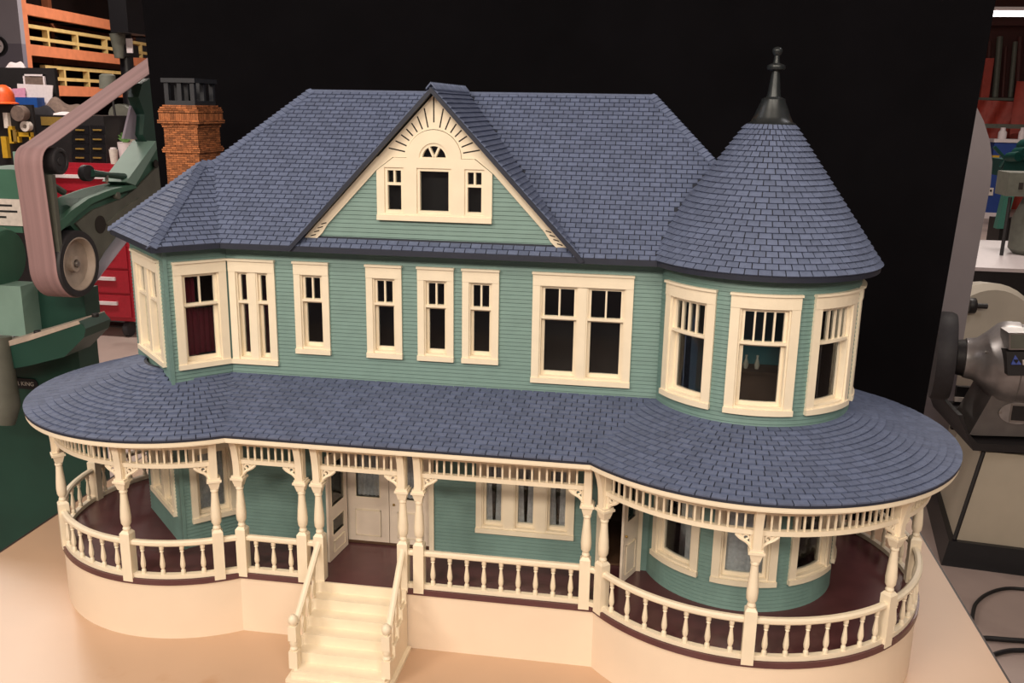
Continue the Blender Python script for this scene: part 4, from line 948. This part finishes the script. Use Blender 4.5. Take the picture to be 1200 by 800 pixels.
# yellow and orange tools in front of the chest
def cordless(px, py, Y, label, s=1.):
    p = atY(px, py, Y); t = thing('power_drill', (p.x, Y, p.z), label, 'drill')
    MB().tube([(p.x-.09*s, Y, p.z+.14*s), (p.x+.05*s, Y, p.z+.14*s)], .035*s, 12).build('body', 'yellow_plastic', t, smooth=50); MB().tube([(p.x+.05*s, Y, p.z+.14*s), (p.x+.10*s, Y, p.z+.14*s)], [.024*s, .014*s], 12).build('chuck', 'black_paint', t, smooth=50)
    MB().tube([(p.x-.05*s, Y, p.z+.13*s), (p.x-.06*s, Y, p.z+.04*s)], .022*s, 10).build('grip', 'black_paint', t, smooth=50); MB().box(p.x-.10*s, p.x+.0*s, Y-.035*s, Y+.035*s, p.z, p.z+.04*s).build('battery', 'yellow_plastic', t)
cordless(33, 188, YC+.008, 'yellow cordless drill standing before the drawer chest', 1.2) if False else None
bt = thing('clamp_rack', (atY(15, 190, YC-.06).x, YC-.03, FZ), 'tall black peg panel hung with yellow and grey hand tools', 'tool panel')
e = pbox(-60, 122, 47, 300, YC-.16, .02); MB().box(e[0], e[1], YC-.16, YC-.14, FZ, e[5]).build('panel', 'black_paint', bt)
for (a, b_, c_, d_, mt) in ((4, 132, 9, 150, 'paper'), (10, 148, 15, 168, 'yellow_plastic'), (20, 155, 36, 160, 'yellow_plastic'), (20, 155, 22, 167, 'yellow_plastic'), (34, 155, 36, 167, 'yellow_plastic'), (2, 160, 8, 185, 'yellow_plastic'), (13, 152, 19, 166, 'brass')):
    e = pbox(a, b_, c_, d_, YC-.19, .03); MB().box(*e).build('hand_tool', mt, bt)
p = atY(30, 148, YC-.19); disc(Vector((p.x, YC-.20, p.z)), .032, .04, (0, 1, 0), 'paper', 'tape_roll', bt, 18, [(.014, 0), (.032, 0), (.032, .04), (.014, .04), (.014, 0)])
p = atY(24, 133, YC-.19); disc(Vector((p.x, YC-.22, p.z)), .05, .06, (0, 1, 0), 'cloth_brown', 'grinding_disc', bt, 18)
p = atY(0, 100, YC-.3); hm = thing('hard_hat', (p.x, YC-.10, p.z), 'bright orange hard hat on the top of the black tool panel', 'hard hat')
MB().lathe([(.085, -.06), (.09, -.055), (.068, -.045), (.066, 0), (.05, .04), (.02, .058), (.001, .06)], (p.x-.10, YC-.15, atY(0, 122, YC-.15).z+.06), 18).build('shell', 'orange_plastic', hm, smooth=50)
# pots and jars on the cabinet top
def pot(px, Y, hpx, rpx, mt, label, cat='pot', plant=False, base=190, X=None):
    b_ = atY(px, base, Y); k = (CAM-b_).length/FPX; h, r = hpx*k, rpx*k; zb = z1 if base == 190 else b_.z; b_.x = b_.x if X is None else X
    t = thing('plant_pot' if plant else 'jar', (b_.x, Y, zb), label, cat)
    MB().lathe([(r*.8, 0), (r, h), (r*1.04, h), (r*.9, h*.97), (r*.1, h*.9)], (b_.x, Y, zb), 16).build('vessel', mt, t, smooth=40)
    if plant:
        l = MB()
        for i in range(16):
            a = i*2.4; q_ = Vector((b_.x, Y, zb+h*.9)); e_ = q_+Vector((cos(a)*r*.9, sin(a)*r*.9, h*.28+.02*(i % 3))); s_ = Vector((-sin(a), cos(a), 0))*r*.3; mid = q_.lerp(e_, .6)+Vector((0, 0, .02))
            l.add([q_, mid+s_, e_, mid-s_], [(0, 1, 2, 3)])
        l.build('leaves', 'plant_green', t)['kind'] = 'stuff'
    else: MB().lathe([(r*.7, h), (r*.7, h*1.12), (r*.2, h*1.14)], (b_.x, Y, zb), 14).build('lid', 'card_white', t, smooth=40)
pot(149, YC+.12, 22, 8.5, 'card_white', 'white tapered pot with a small green plant on the red cabinet', plant=True)
pot(134, YC+.02, 15, 4.5, 'paper', 'pale glass jar next to the white plant pot', 'jar')
pot(160, YC+.36, 34, 6, 'card_white', 'tall white tub behind the plant pot', 'tub', X=tx1+.15); pot(144, YC+.3, 36, 4, 'hub_beige', 'tan canister standing behind the pale jar', 'canister', X=tx1+.05)
# drill press behind the cabinet
YD2 = 5.6; p = atY(158, 190, YD2)
dp = thing('drill_press', (p.x, YD2, FZ), 'black floor drill press with grey motor behind the red cabinet', 'drill press')
MB().tube([(p.x, YD2, FZ), (p.x, YD2, atY(150, -40, YD2).z)], .05, 14).build('column', 'black_gloss', dp, smooth=40)
MB().box(p.x-.3, p.x+.25, YD2-.3, YD2+.25, FZ, FZ+.06).build('base', 'black_paint', dp)
e = pbox(127, -25, 148, 38, YD2-.25, .35); MB().box(*e).build('head', 'black_gloss', dp)
e2 = pbox(132, 38, 142, 68, YD2-.12, .1); MB().tube([((e2[0]+e2[1])/2, YD2-.1, e[4]), ((e2[0]+e2[1])/2, YD2-.1, e2[4])], [.06, .035], 12).build('quill', 'cast_grey', dp, smooth=40)
e3 = pbox(134, 52, 146, 66, YD2-.1, .2); MB().box(*e3).build('control_box', 'black_paint', dp); e3 = pbox(148, 45, 155, 62, YD2-.11, .01); MB().box(*e3).build('paper_tag', 'card_white', dp)
p2 = atY(140, 135, YD2-.2); disc(p2-Vector((0, 0, 0)), .085, .16, (-.3, 1, 0), 'cast_grey', 'motor', dp, 20)
lp = thing('bench_lamp', Vector((tx1+.025, YC+.22, z1)), 'grey cylindrical shade bench lamp on a thin bent arm', 'lamp'); WO[lp.name].z = z1; lp.location.z = z1
a = atY(127, 104, YC+.22); MB().lathe([(.05, 0), (.056, .0), (.05, .085), (.03, .095)], a, 18).build('lamp_shade', 'cast_grey', lp, smooth=40)
MB().tube([(a.x, a.y, a.z+.09), (a.x+.02, a.y, a.z+.02), (a.x+.03, a.y, a.z-.15), (WO[lp.name].x, a.y, z1)], .008, 8).build('arm', 'black_paint', lp, smooth=50)
# rubber mat on the floor
tag(MB().prism([(atZ(*q_, FZ).x, atZ(*q_, FZ).y) for q_ in ((118, 382), (175, 386), (180, 330), (150, 330))], FZ, FZ+.012, ident).build('floor_mat', 'mat_rubber'), 'dark ribbed rubber mat on the concrete in front of the red cabinet', 'mat')

# ---- orange pallet rack with crates
A0 = at(29, 60, 9.6); A1 = at(150, 60, 12.0); dr = (A1-A0); dr.z = 0; RLn = dr.length; dr.normalize(); nb = Vector((-dr.y, dr.x, 0))
rack = thing('pallet_rack', (A0.x, A0.y, FZ), 'orange steel storage rack holding wooden frames on its shelves', 'storage rack')
Mk = lambda u, v, w: Vector((A0.x, A0.y, 0))+dr*u+nb*w+Vector((0, 0, v))
zb_ = lambda px, py, t=9.8: at(px, py, t).z
bz = [zb_(35, 13), zb_(35, 59), zb_(35, 103)-.02, zb_(35, 150)-.05]
topz = 3.3
for u in (0, RLn, 2*RLn):
    for w_ in (0, 1.0): MB().box(u-.05, u+.05, FZ, topz, w_-.04, w_+.04, Mk).build('upright', 'orange_paint', rack)
for bay_ in (0, 1):
    for z in bz:
        for w_ in (0, 1.0): MB().box(bay_*RLn+.05, (bay_+1)*RLn-.05, z-.055, z+.055, w_-.03, w_+.03, Mk).build('beam', 'orange_paint', rack)
        MB().box(bay_*RLn+.05, (bay_+1)*RLn-.05, z+.04, z+.055, .03, .97, Mk).build('shelf_board', 'rack_dark', rack)
MB().box(0, 2*RLn, FZ, topz, 1.05, 1.07, Mk).build('back_sheet', 'rack_dark', rack)  # added dark panel, stands in for the shade deep in the shelves
def woodframe(u0, u1, zb2, label, lv=2):
    c_ = Mk((u0+u1)/2, zb2, .2); t = thing('wooden_frame', c_, label, 'wooden frame', 'wooden frames on the orange rack')
    for k in range(lv):
        z = zb2+.055+.12*k
        MB().box(u0, u1, z, z+.036, .06, .12, Mk).build('rail', 'lumber', t)
        for f in (.22, .52, .86): u = u0+(u1-u0)*f; MB().box(u-.02, u+.02, z-.055 if k == 0 else z-.084, z, .06, .12, Mk).build('spacer', 'lumber', t)
    return t
woodframe(.15, RLn-.15, bz[1]+.055, 'pale wooden spacer frame on the upper shelf of the orange rack'); woodframe(.5, RLn-.1, bz[2]+.055, 'pale wooden spacer frame on the lower shelf of the orange rack')
woodframe(RLn+.1, 2*RLn-.2, bz[1]+.055, 'pale wooden frame on the middle shelf of the rack bay behind the drill press')
woodframe(RLn+.1, 2*RLn-.2, bz[0]+.055, 'pale wooden frame on the top shelf of the rack bay behind the drill press')
# wall clock and two-tone wall behind
zmid = at(15, 52, 9.6).z
pw = link('wall_partition', None, Mk(-.1, FZ, 2.5)); struct(pw)
MB().box(-.14, -.06, FZ, zmid, -.05, 5.0, Mk).build('lower_panel', 'wall_lower', pw); MB().box(-.14, -.06, zmid, 3.4, -.05, 5.0, Mk).build('upper_panel', 'wall_paint', pw)
nf = -dr; cp_ = at(-2, 54, 1.); dq = ray(-2, 54); pl0_ = Mk(-.14, 0, 0); tt = (pl0_-CAM).dot(dr)/dq.dot(dr); ckp = CAM+dq*tt
ck = thing('wall_clock', ckp-Vector((0, 0, .1)), 'round black rimmed wall clock on the grey partition wall', 'clock')
disc(ckp, .10, .04, nf, 'black_gloss', 'rim', ck, 30, [(.075, 0), (.10, 0), (.10, .04), (.075, .04), (.075, 0)]); disc(ckp, .08, .015, nf, 'card_white', 'dial', ck, 30)
MB().tube([ckp+nf*.02, ckp+nf*.02+Vector((0, 0, .05))], .004, 6).build('hand', 'black_paint', ck); MB().tube([ckp+nf*.02, ckp+nf*.02-nb*.04], .004, 6).build('hand', 'black_paint', ck)

# ================================================================== right-hand side
YGP = 2.55
gp = [(1060, 100), (1128, 108), (1143, 122), (1153, 142), (1160, 165), (1163, 190), (1161, 215), (1152, 262), (1140, 330), (1127, 410), (1112, 500), (1098, 600), (1060, 860), (950, 860), (1000, 100)]
pp = [atY(*q_, YGP) for q_ in gp]; zf = [max(p.z, FZ) for p in pp]
gpt = thing('bandsaw', (pp[4].x-.2, YGP+.1, FZ), 'grey rounded sheet metal bandsaw housing standing behind the black board', 'bandsaw')
MB().prism([(p.x, z_) for p, z_ in zip(pp[:12], zf)]+[(pp[11].x-.03, FZ), (pp[0].x-.12, FZ), (pp[0].x-.12, pp[0].z)], YGP, YGP+.10, lambda a, b_, k: Vector((a, k, b_))).build('housing', 'grey_panel', gpt)

# ---- bench buffer on its stand
YB_ = 2.10
c0, c1 = atY(1150, 420, YB_), atY(1260, 420, YB_); ax = Vector((.97, -.19, .0)).normalized()
bf = thing('bench_buffer', (c1.x, YB_, atY(1180, 510, YB_).z), 'cast aluminium bench buffer with a black wheel on its arbor', 'bench buffer')
ctr = atY(1120, 418, YB_); k = (CAM-ctr).dot(FW)*-1/FPX
R_ = 46*k
def along(px): return (px-1120)*k
disc(ctr, R_, 1, ax, 'cast_alu', 'motor_body', bf, 36, [(R_*.46, along(1128)), (R_*.50, along(1129)), (R_*.54, along(1140)), (R_*.72, along(1150)), (R_*.94, along(1160)), (R_, along(1166)), (R_*1.02, along(1172)), (R_*1.02, along(1182)), (R_*.97, along(1184)), (R_*.97, along(1262)), (R_*1.02, along(1264)), (R_*.95, along(1280)), (R_*.5, along(1310))])
disc(ctr, 1, 1, ax, 'black_paint', 'arbor', bf, 20, [(.012, along(1096)), (.030, along(1114)), (R_*.44, along(1120)), (R_*.47, along(1128.5))])
disc(ctr, 1, 1, ax, 'rubber', 'buffing_wheel', bf, 40, [(52*k*.6, along(1092)), (52*k*.97, along(1096)), (52*k, along(1101)), (52*k, along(1111)), (52*k*.96, along(1116)), (52*k*.6, along(1117)), (.02, along(1118))])
# plate and marks on the motor, facing the camera
pl = Vector((0, -1, .0))
e = pbox(1184, 384, 1250, 412, YB_-R_*1.0, .002); dpt = -.055
def onmotor(px, py): return atY(px, py, YB_-.062-R_*.97)
def plate(px, mt, name, par, off=0): 
    v_ = [onmotor(*q_) for q_ in px]; return MB().prism([(p.x, p.z) for p in v_], YB_-.062-R_*.97-off, YB_-R_*.8, lambda a, b_, k_: Vector((a, k_+(.012 if b_ > ctr.z+R_*.45 else 0), b_))).build(name, mt, par)
npl = plate([(1184, 391), (1262, 391), (1262, 411), (1184, 411)], 'steel', 'data_plate', bf); plate([(1186, 393), (1260, 393), (1260, 409), (1186, 409)], 'cast_grey', 'plate_field', npl, .001)
bnd = plate([(1181, 413), (1262, 413), (1262, 440), (1181, 440)], 'black_paint', 'logo_band', bf)
plate([(1185, 427), (1197, 427), (1191, 416.5)], 'logo_blue', 'triangle_logo', bnd, .0015); plate([(1188.5, 421.5), (1193.5, 421.5), (1191, 426)], 'black_paint', 'logo_centre', bnd, .002)
plate([(1198.5, 422), (1204, 422), (1204, 427.5), (1198.5, 427.5)], 'paper', 'logo_letter', bnd, .0015)
kn = atY(1157, 413, YB_-R_*.85); MB().tube([kn, kn+Vector((-.012, -.012, .006))], [.006, .004], 8).build('thumb_screw', 'steel', bf)
# pedestal head with switch
YS = YB_-.10
hd = [(1136, 509), (1170, 450), (1300, 450), (1300, 514), (1142, 510)]
v_ = [atY(*q_, YS) for q_ in hd]; MB().prism([(p.x, p.z) for p in v_], YS, YS+.20, lambda a, b_, k_: Vector((a, k_, b_))).build('switch_housing', 'iron_grey', bf)
sp_ = [(1188, 484), 0]; cs = atY(1192, 484, YS); n_ = 24
MB().prism([(cs.x+.062*cos(2*pi*i/n_), cs.z+.040*sin(2*pi*i/n_)) for i in range(n_)], YS-.004, YS, lambda a, b_, k_: Vector((a, k_, b_))).build('switch_plate', 'cast_alu', bf)
e = pbox(1184, 474, 1210, 495, YS-.008, .006); MB().box(*e).build('switch_bezel', 'steel', bf); e = pbox(1186, 476, 1208, 493, YS-.011, .006); MB().box(*e).build('switch', 'black_paint', bf)
cs2 = atY(1172, 483, YS-.004); disc(cs2, .006, .003, (0, -1, 0), 'steel', 'screw', bf, 10)
# tapered pedestal cabinet with black tray on top
q0_ = atZ(1109, 660, FZ); qr = atZ(1200, 672, FZ); ql = atZ(1086, 572, FZ); dx_ = (qr-q0_).normalized(); dy_ = (ql-q0_).normalized()
tzz = atY(1150, 516, YS).z; t0_ = atZ(1156, 519, tzz); WB, DB = .75, .60
ped = thing('buffer_pedestal', (q0_.x+.35, q0_.y+.3, FZ), 'beige tapered pedestal cabinet with black plinth and tray beneath the bench buffer', 'pedestal')
def fr_(z): return (z-FZ)/(tzz-FZ)
def ring(z, g=0.): 
    f = fr_(z); o_ = q0_.lerp(t0_, f); o_.z = z; w_, d_ = WB-.18*f, DB-.14*f
    return [o_-dx_*g-dy_*g, o_+dx_*(w_+g)-dy_*g, o_+dx_*(w_+g)+dy_*(d_+g), o_-dx_*g+dy_*(d_+g)]
def frus(z0_, z1_, g, mt, name): a_, b2_ = ring(z0_, g), ring(z1_, g); return MB().add(a_+b2_, [(0, 1, 2, 3), (4, 5, 6, 7)]+[(j, (j+1) % 4, 4+(j+1) % 4, 4+j) for j in range(4)]).build(name, mt, ped)
frus(FZ+.09, tzz-.03, 0, 'beige_paint', 'body'); frus(FZ, FZ+.09, .02, 'black_gloss', 'plinth')
ca, cb_ = ring(FZ+.09)[0], ring(tzz-.03)[0]; MB().tube([ca, cb_], .008, 8).build('corner_trim', 'black_paint', ped)
tr_ = [(1117, 480), (1119, 486), (1131, 512), (1134, 521), (1320, 530), (1320, 520), (1140, 513), (1128, 500), (1122, 480)]
v_ = [atY(*q_, YS) for q_ in tr_]; MB().prism([(p.x, p.z) for p in v_], YS-.06, YS+.45, lambda a, b_, k_: Vector((a, k_, b_))).build('tray', 'black_paint', ped)
e = pbox(1118, 454, 1165, 505, YS+.42, .02); MB().box(*e).build('tray_back', 'black_paint', ped)
e = pbox(1119, 466, 1137, 471, YS+.40, .01); MB().box(*e).build('tray_tag', 'paper', ped)

# beige rounded disc sander seen over the buffer
YQ = 3.0; bz1 = FZ; dc = atY(1156, 405, YQ); 
ds = thing('disc_sander', (dc.x, YQ+.1, bz1), 'cream painted rounded disc sander standing behind the bench buffer', 'disc sander')
k2 = (CAM-dc).length/FPX
disc(Vector((dc.x-.02, YQ, dc.z)), 62*k2, .10, (.35, -1, .1), 'pink_beige', 'housing', ds, 40, [(66*k2*.3, -.12), (66*k2*.95, -.10), (66*k2, -.06), (66*k2, .02), (66*k2*.9, .05), (.02, .055)])
MB().box(dc.x-.16, dc.x+.16, YQ, YQ+.3, bz1, dc.z).build('stand_block', 'pink_beige', ds)
pk = atY(1140, 358, YQ-.1); MB().tube([pk, pk+Vector((.06, 0, 0))], .012, 8).build('knob_shaft', 'black_paint', ds); disc(pk-Vector((.02, 0, 0)), .035, .03, X1, 'black_paint', 'knob', ds, 14)

# ---- white bench with black frame
YW = 4.0; e = pbox(1140, 280, 1330, 312, YW, .02); zt_ = atY(1160, 314, YW).z; zbk = zt_
fb = atY(1143, 313, YW); ft = atZ(1150, 281, fb.z)
bn = thing('white_bench', (fb.x+.6, YW+.4, FZ), 'white topped bench on a black frame behind the cream sander', 'bench')
MB().box(fb.x-.02, fb.x+1.5, YW, ft.y, fb.z-.02, fb.z).build('top', 'white_top', bn); MB().box(fb.x-.01, fb.x+1.45, YW+.02, ft.y-.02, fb.z-.14, fb.z-.02).build('apron', 'black_gloss', bn)
for x in (fb.x+.03, fb.x+1.35): 
    for y in (YW+.05, ft.y-.12): MB().box(x, x+.07, y, y+.07, FZ, fb.z-.14).build('leg', 'black_gloss', bn)
MB().box(fb.x+.0, fb.x+1.4, ft.y-.1, ft.y-.08, FZ+.05, fb.z-.14).build('back_panel', 'black_gloss', bn)
ty = ft.y-.15
# grey vice standing on the bench
k3 = (CAM-atY(1190, 240, YW+.6)).length/FPX; vz = fb.z
vc = thing('bench_vice', (atY(1195, 280, YW+.55).x, YW+.55, vz), 'heavy grey cast iron vice standing on the white bench', 'vice')
e = pbox(1181, 203, 1260, 231, YW+.5, .2); MB().box(*e).build('jaw', 'cast_grey', vc); e2 = pbox(1190, 231, 1250, 278, YW+.55, .14); MB().lathe([(.10, 0), (.13, .03), (.13, (e2[5]-vz)*.6), (.08, (e2[5]-vz))], ((e2[0]+e2[1])/2, YW+.62, vz), 16).build('body', 'cast_grey', vc, smooth=40)
p = atY(1184, 231, YW+.52); MB().tube([(p.x, YW+.52, p.z), (p.x-.01, YW+.5, vz+.002)], .011, 8).build('handle', 'black_paint', vc)
e = pbox(1194, 214, 1199, 222, YW+.495, .01); MB().box(*e).build('slot_shade', 'slot_dark', vc)  # dark block on the jaw, coloured as the shade of a slot

# ---- blue cabinet, teal machine, red tarps far behind
YU = 14.2
e = pbox(1120, 188, 1182, 256, YU, .7); bl = thing('blue_cabinet', ((e[0]+e[1])/2, YU+.3, FZ), 'deep blue steel cabinet with pale kick strip against the far wall', 'cabinet')
MB().box(e[0], e[1], YU, YU+.7, FZ+.09, e[5]).build('body', 'blue_dark', bl); MB().box(e[0], e[1], YU-.02, YU+.7, FZ, FZ+.09).build('kick_strip', 'card_white', bl)
s_ = pbox(1158, 220, 1164, 229, YU-.02, .02); o_ = MB().box(*s_).build('socket_plate', 'paper', bl); MB().box((s_[0]+s_[1])/2-.015, (s_[0]+s_[1])/2+.015, YU-.025, YU-.02, (s_[4]+s_[5])/2, (s_[4]+s_[5])/2+.03).build('socket', 'black_paint', o_)
bxs = [((1164, 165, 1195, 176), 'blue_dark', 'blue carton with white top on the blue cabinet'), ]
e1 = pbox(1165, 167, 1197, 176, YU+.1, .3); zc_ = e[5]
cb = thing('carton', ((e1[0]+e1[1])/2, YU+.2, zc_), 'blue carton with a white lid standing on the blue cabinet', 'carton'); MB().box(e1[0], e1[1], YU+.1, YU+.4, zc_, e1[5]).build('box', 'blue_dark', cb); MB().box(e1[0]-.02, e1[1]+.02, YU+.08, YU+.42, e1[5], e1[5]+.05).build('lid', 'card_white', cb)
for (a, b_) in ((1171, 1181), (1195, 1203)):
    q_ = pbox(a, 151, b_, 164, YU+.2, .1); zz = e1[5]+.05; r_ = (q_[1]-q_[0])/2; o_ = MB().lathe([(r_, zz), (r_, q_[5]-.05), (r_*.6, q_[5]-.02), (r_*.6, q_[5]+.02), (r_*.2, q_[5]+.02)], ((q_[0]+q_[1])/2, YU+.25, 0), 14).build('plastic_bottle', 'card_white', smooth=40)
    tag(o_, 'white plastic bottle on the blue carton, at its bandsaw end' if a < 1190 else 'white plastic bottle on the blue carton, above the green machine', 'bottle', 'bottles on the carton')
q_ = pbox(1163, 182, 1171, 189, YU-.0, .1); tag(MB().box(q_[0], q_[1], YU, YU+.06, zc_, q_[5]).build('small_box', 'yellow_plastic'), 'small yellow box at the edge of the blue cabinet', 'box')
YT = 10.0
tm = thing('green_lathe', (atY(1195, 200, YT).x, YT, FZ), 'dark green machine on splayed pale green legs beyond the bench', 'machine')
p = [atY(1182, 256, YT), atY(1190, 210, YT), atY(1196, 208, YT), atY(1190, 257, YT)]
fz_ = atZ(1186, 268, FZ)
MB().prism([(atY(*q_, YT).x, atY(*q_, YT).z) for q_ in ((1168, 268), (1183, 205), (1196, 205), (1178, 268))], YT, YT+.12, lambda a, b_, k_: Vector((a, k_, max(b_, FZ)))).build('leg', 'teal_light', tm)
MB().box(atY(1178, 250, YT).x, atY(1260, 250, YT).x, YT+.1, YT+.5, FZ, FZ+.4).build('base', 'black_paint', tm)
e = pbox(1176, 188, 1270, 208, YT, .5); MB().box(*e).build('bed', 'teal_machine', tm)
for (a, b_, r_) in ((1180, 184, 5), (1190, 180, 7), (1197, 172, 8), (1204, 185, 6)): 
    c_ = atY(a, b_, YT); kk = (CAM-c_).length/FPX; disc(Vector((c_.x, YT-.05, c_.z)), r_*kk, .2, (.2, -1, .1), 'teal_machine', 'gear_head', tm, 14)
c_ = atY(1178, 186, YT); MB().tube([atY(1165, 172, YT), c_, atY(1172, 196, YT)], .02, 6).build('lever', 'teal_machine', tm)
# dark stock bay with pipes, red tarps, fluorescent lamp
YV = 16.2
stb = thing('stock_rack', (atY(1170, 100, YV).x, YV+.3, FZ), 'dark rust coloured stock rack full of upright pipes at the far wall', 'stock rack')
e = pbox(1120, -40, 1290, 122, YV+.5, .05); MB().box(e[0], e[1], YV+.5, YV+.55, FZ, e[5]).build('back_sheet', 'rust_dark', stb)
e = pbox(1120, 24, 1290, 30, YV+.1, .1); MB().box(*e).build('header', 'rust_dark', stb); e = pbox(1120, 115, 1290, 118, YV-.05, .1); MB().box(*e).build('sill_bar', 'cast_grey', stb)
for i, px in enumerate((1152, 1162, 1172, 1181, 1190, 1198, 1207)):
    a_, b2_ = atY(px-2*(i % 2), 55-6*(i % 3), YV+.3), atY(px-6, 114, YV+.2); MB().tube([a_, b2_], .03+.01*(i % 3), 8).build('pipe', 'rust_dark' if i % 2 else 'cast_grey', stb)
e = pbox(1152, 68, 1162, 115, YV+.1, .1); MB().box(*e).build('board', 'tarp_red', stb)
def tarp(px, Y, label, foot=False):
    v_ = [atY(*q_, Y) for q_ in px]; n = 12; vs = []
    if foot: v_[2].z = v_[3].z = FZ
    for j in range(9):
        for i in range(n+1):
            a_ = v_[0].lerp(v_[1], i/n); b2_ = v_[3].lerp(v_[2], i/n); p_ = a_.lerp(b2_, j/8); p_.y += .05*sin(i*1.3+j*.6); vs.append(p_)
    fs = [(j*(n+1)+i, j*(n+1)+i+1, (j+1)*(n+1)+i+1, (j+1)*(n+1)+i) for j in range(8) for i in range(n)]; m_ = len(vs)
    vs += [p_+Vector((0, .02, 0)) for p_ in vs]; fs += [tuple(m_+k_ for k_ in reversed(f)) for f in fs]
    return tag(MB().add(vs, fs).build('tarpaulin', 'tarp_red', smooth=60, fix=False), label, 'tarpaulin')
tarp([(1128, 116), (1188, 119), (1184, 162), (1122, 162)], YV-.15, 'red tarpaulin sagging below the pipe rack'); tarp([(1192, 95), (1280, 98), (1276, 160), (1186, 162)], YV-.4, 'flat red tarpaulin panel standing beside the sagging one', True)
e = pbox(1130, 146, 1290, 151, YV-1.0, .3); tag(MB().box(*e).build('wall_shelf', 'cast_grey'), 'long grey shelf rail running below the red tarpaulins', 'shelf')
lf = thing('fluorescent_lamp', atY(1220, 12, 9.0), 'lit fluorescent batten lamp hanging near the ceiling', 'ceiling lamp')
e = pbox(1150, 8, 1300, 12, 9.0, .2); MB().box(*e).build('housing', 'card_white', lf); e = pbox(1152, 12, 1300, 19, 9.02, .08); MB().tube([(e[0], 9.08, (e[4]+e[5])/2), (e[1], 9.08, (e[4]+e[5])/2)], (e[5]-e[4])/2, 10).build('tube', 'tube_light', lf, smooth=40)
MB().tube([((e[0]+e[1])/2, 9.1, e[5]+.05), ((e[0]+e[1])/2, 9.1, 3.5)], .01, 6).build('hanger', 'cast_grey', lf)

# ---- cables on the floor
def cable(px, r_, label):
    pts = [atZ(*q_, FZ)+Vector((0, 0, r_)) for q_ in px]; out = []
    for i in range(len(pts)-1):
        p0_, p1_, p2_, p3_ = pts[max(i-1, 0)], pts[i], pts[i+1], pts[min(i+2, len(pts)-1)]
        for t in [j/6 for j in range(6)]: out.append(.5*((2*p1_)+(p2_-p0_)*t+(2*p0_-5*p1_+4*p2_-p3_)*t*t+(3*p1_-p0_-3*p2_+p3_)*t**3))
    out.append(pts[-1]); return tag(MB().tube(out, r_, 8).build('power_cable', 'cable', smooth=60), label, 'cable')
cable([(1250, 697), (1210, 693), (1180, 691), (1158, 697), (1144, 708), (1140, 720), (1139, 730)], .006, 'thin black cable curving over the concrete beside the table'); cable([(1260, 758), (1210, 754), (1180, 752), (1150, 750), (1110, 752)], .008, 'thick black cable lying straight along the concrete floor'); cable([(1260, 764), (1200, 764), (1175, 766), (1140, 778)], .007, 'black cable next to the thick straight one on the floor')
bpy.context.view_layer.update()
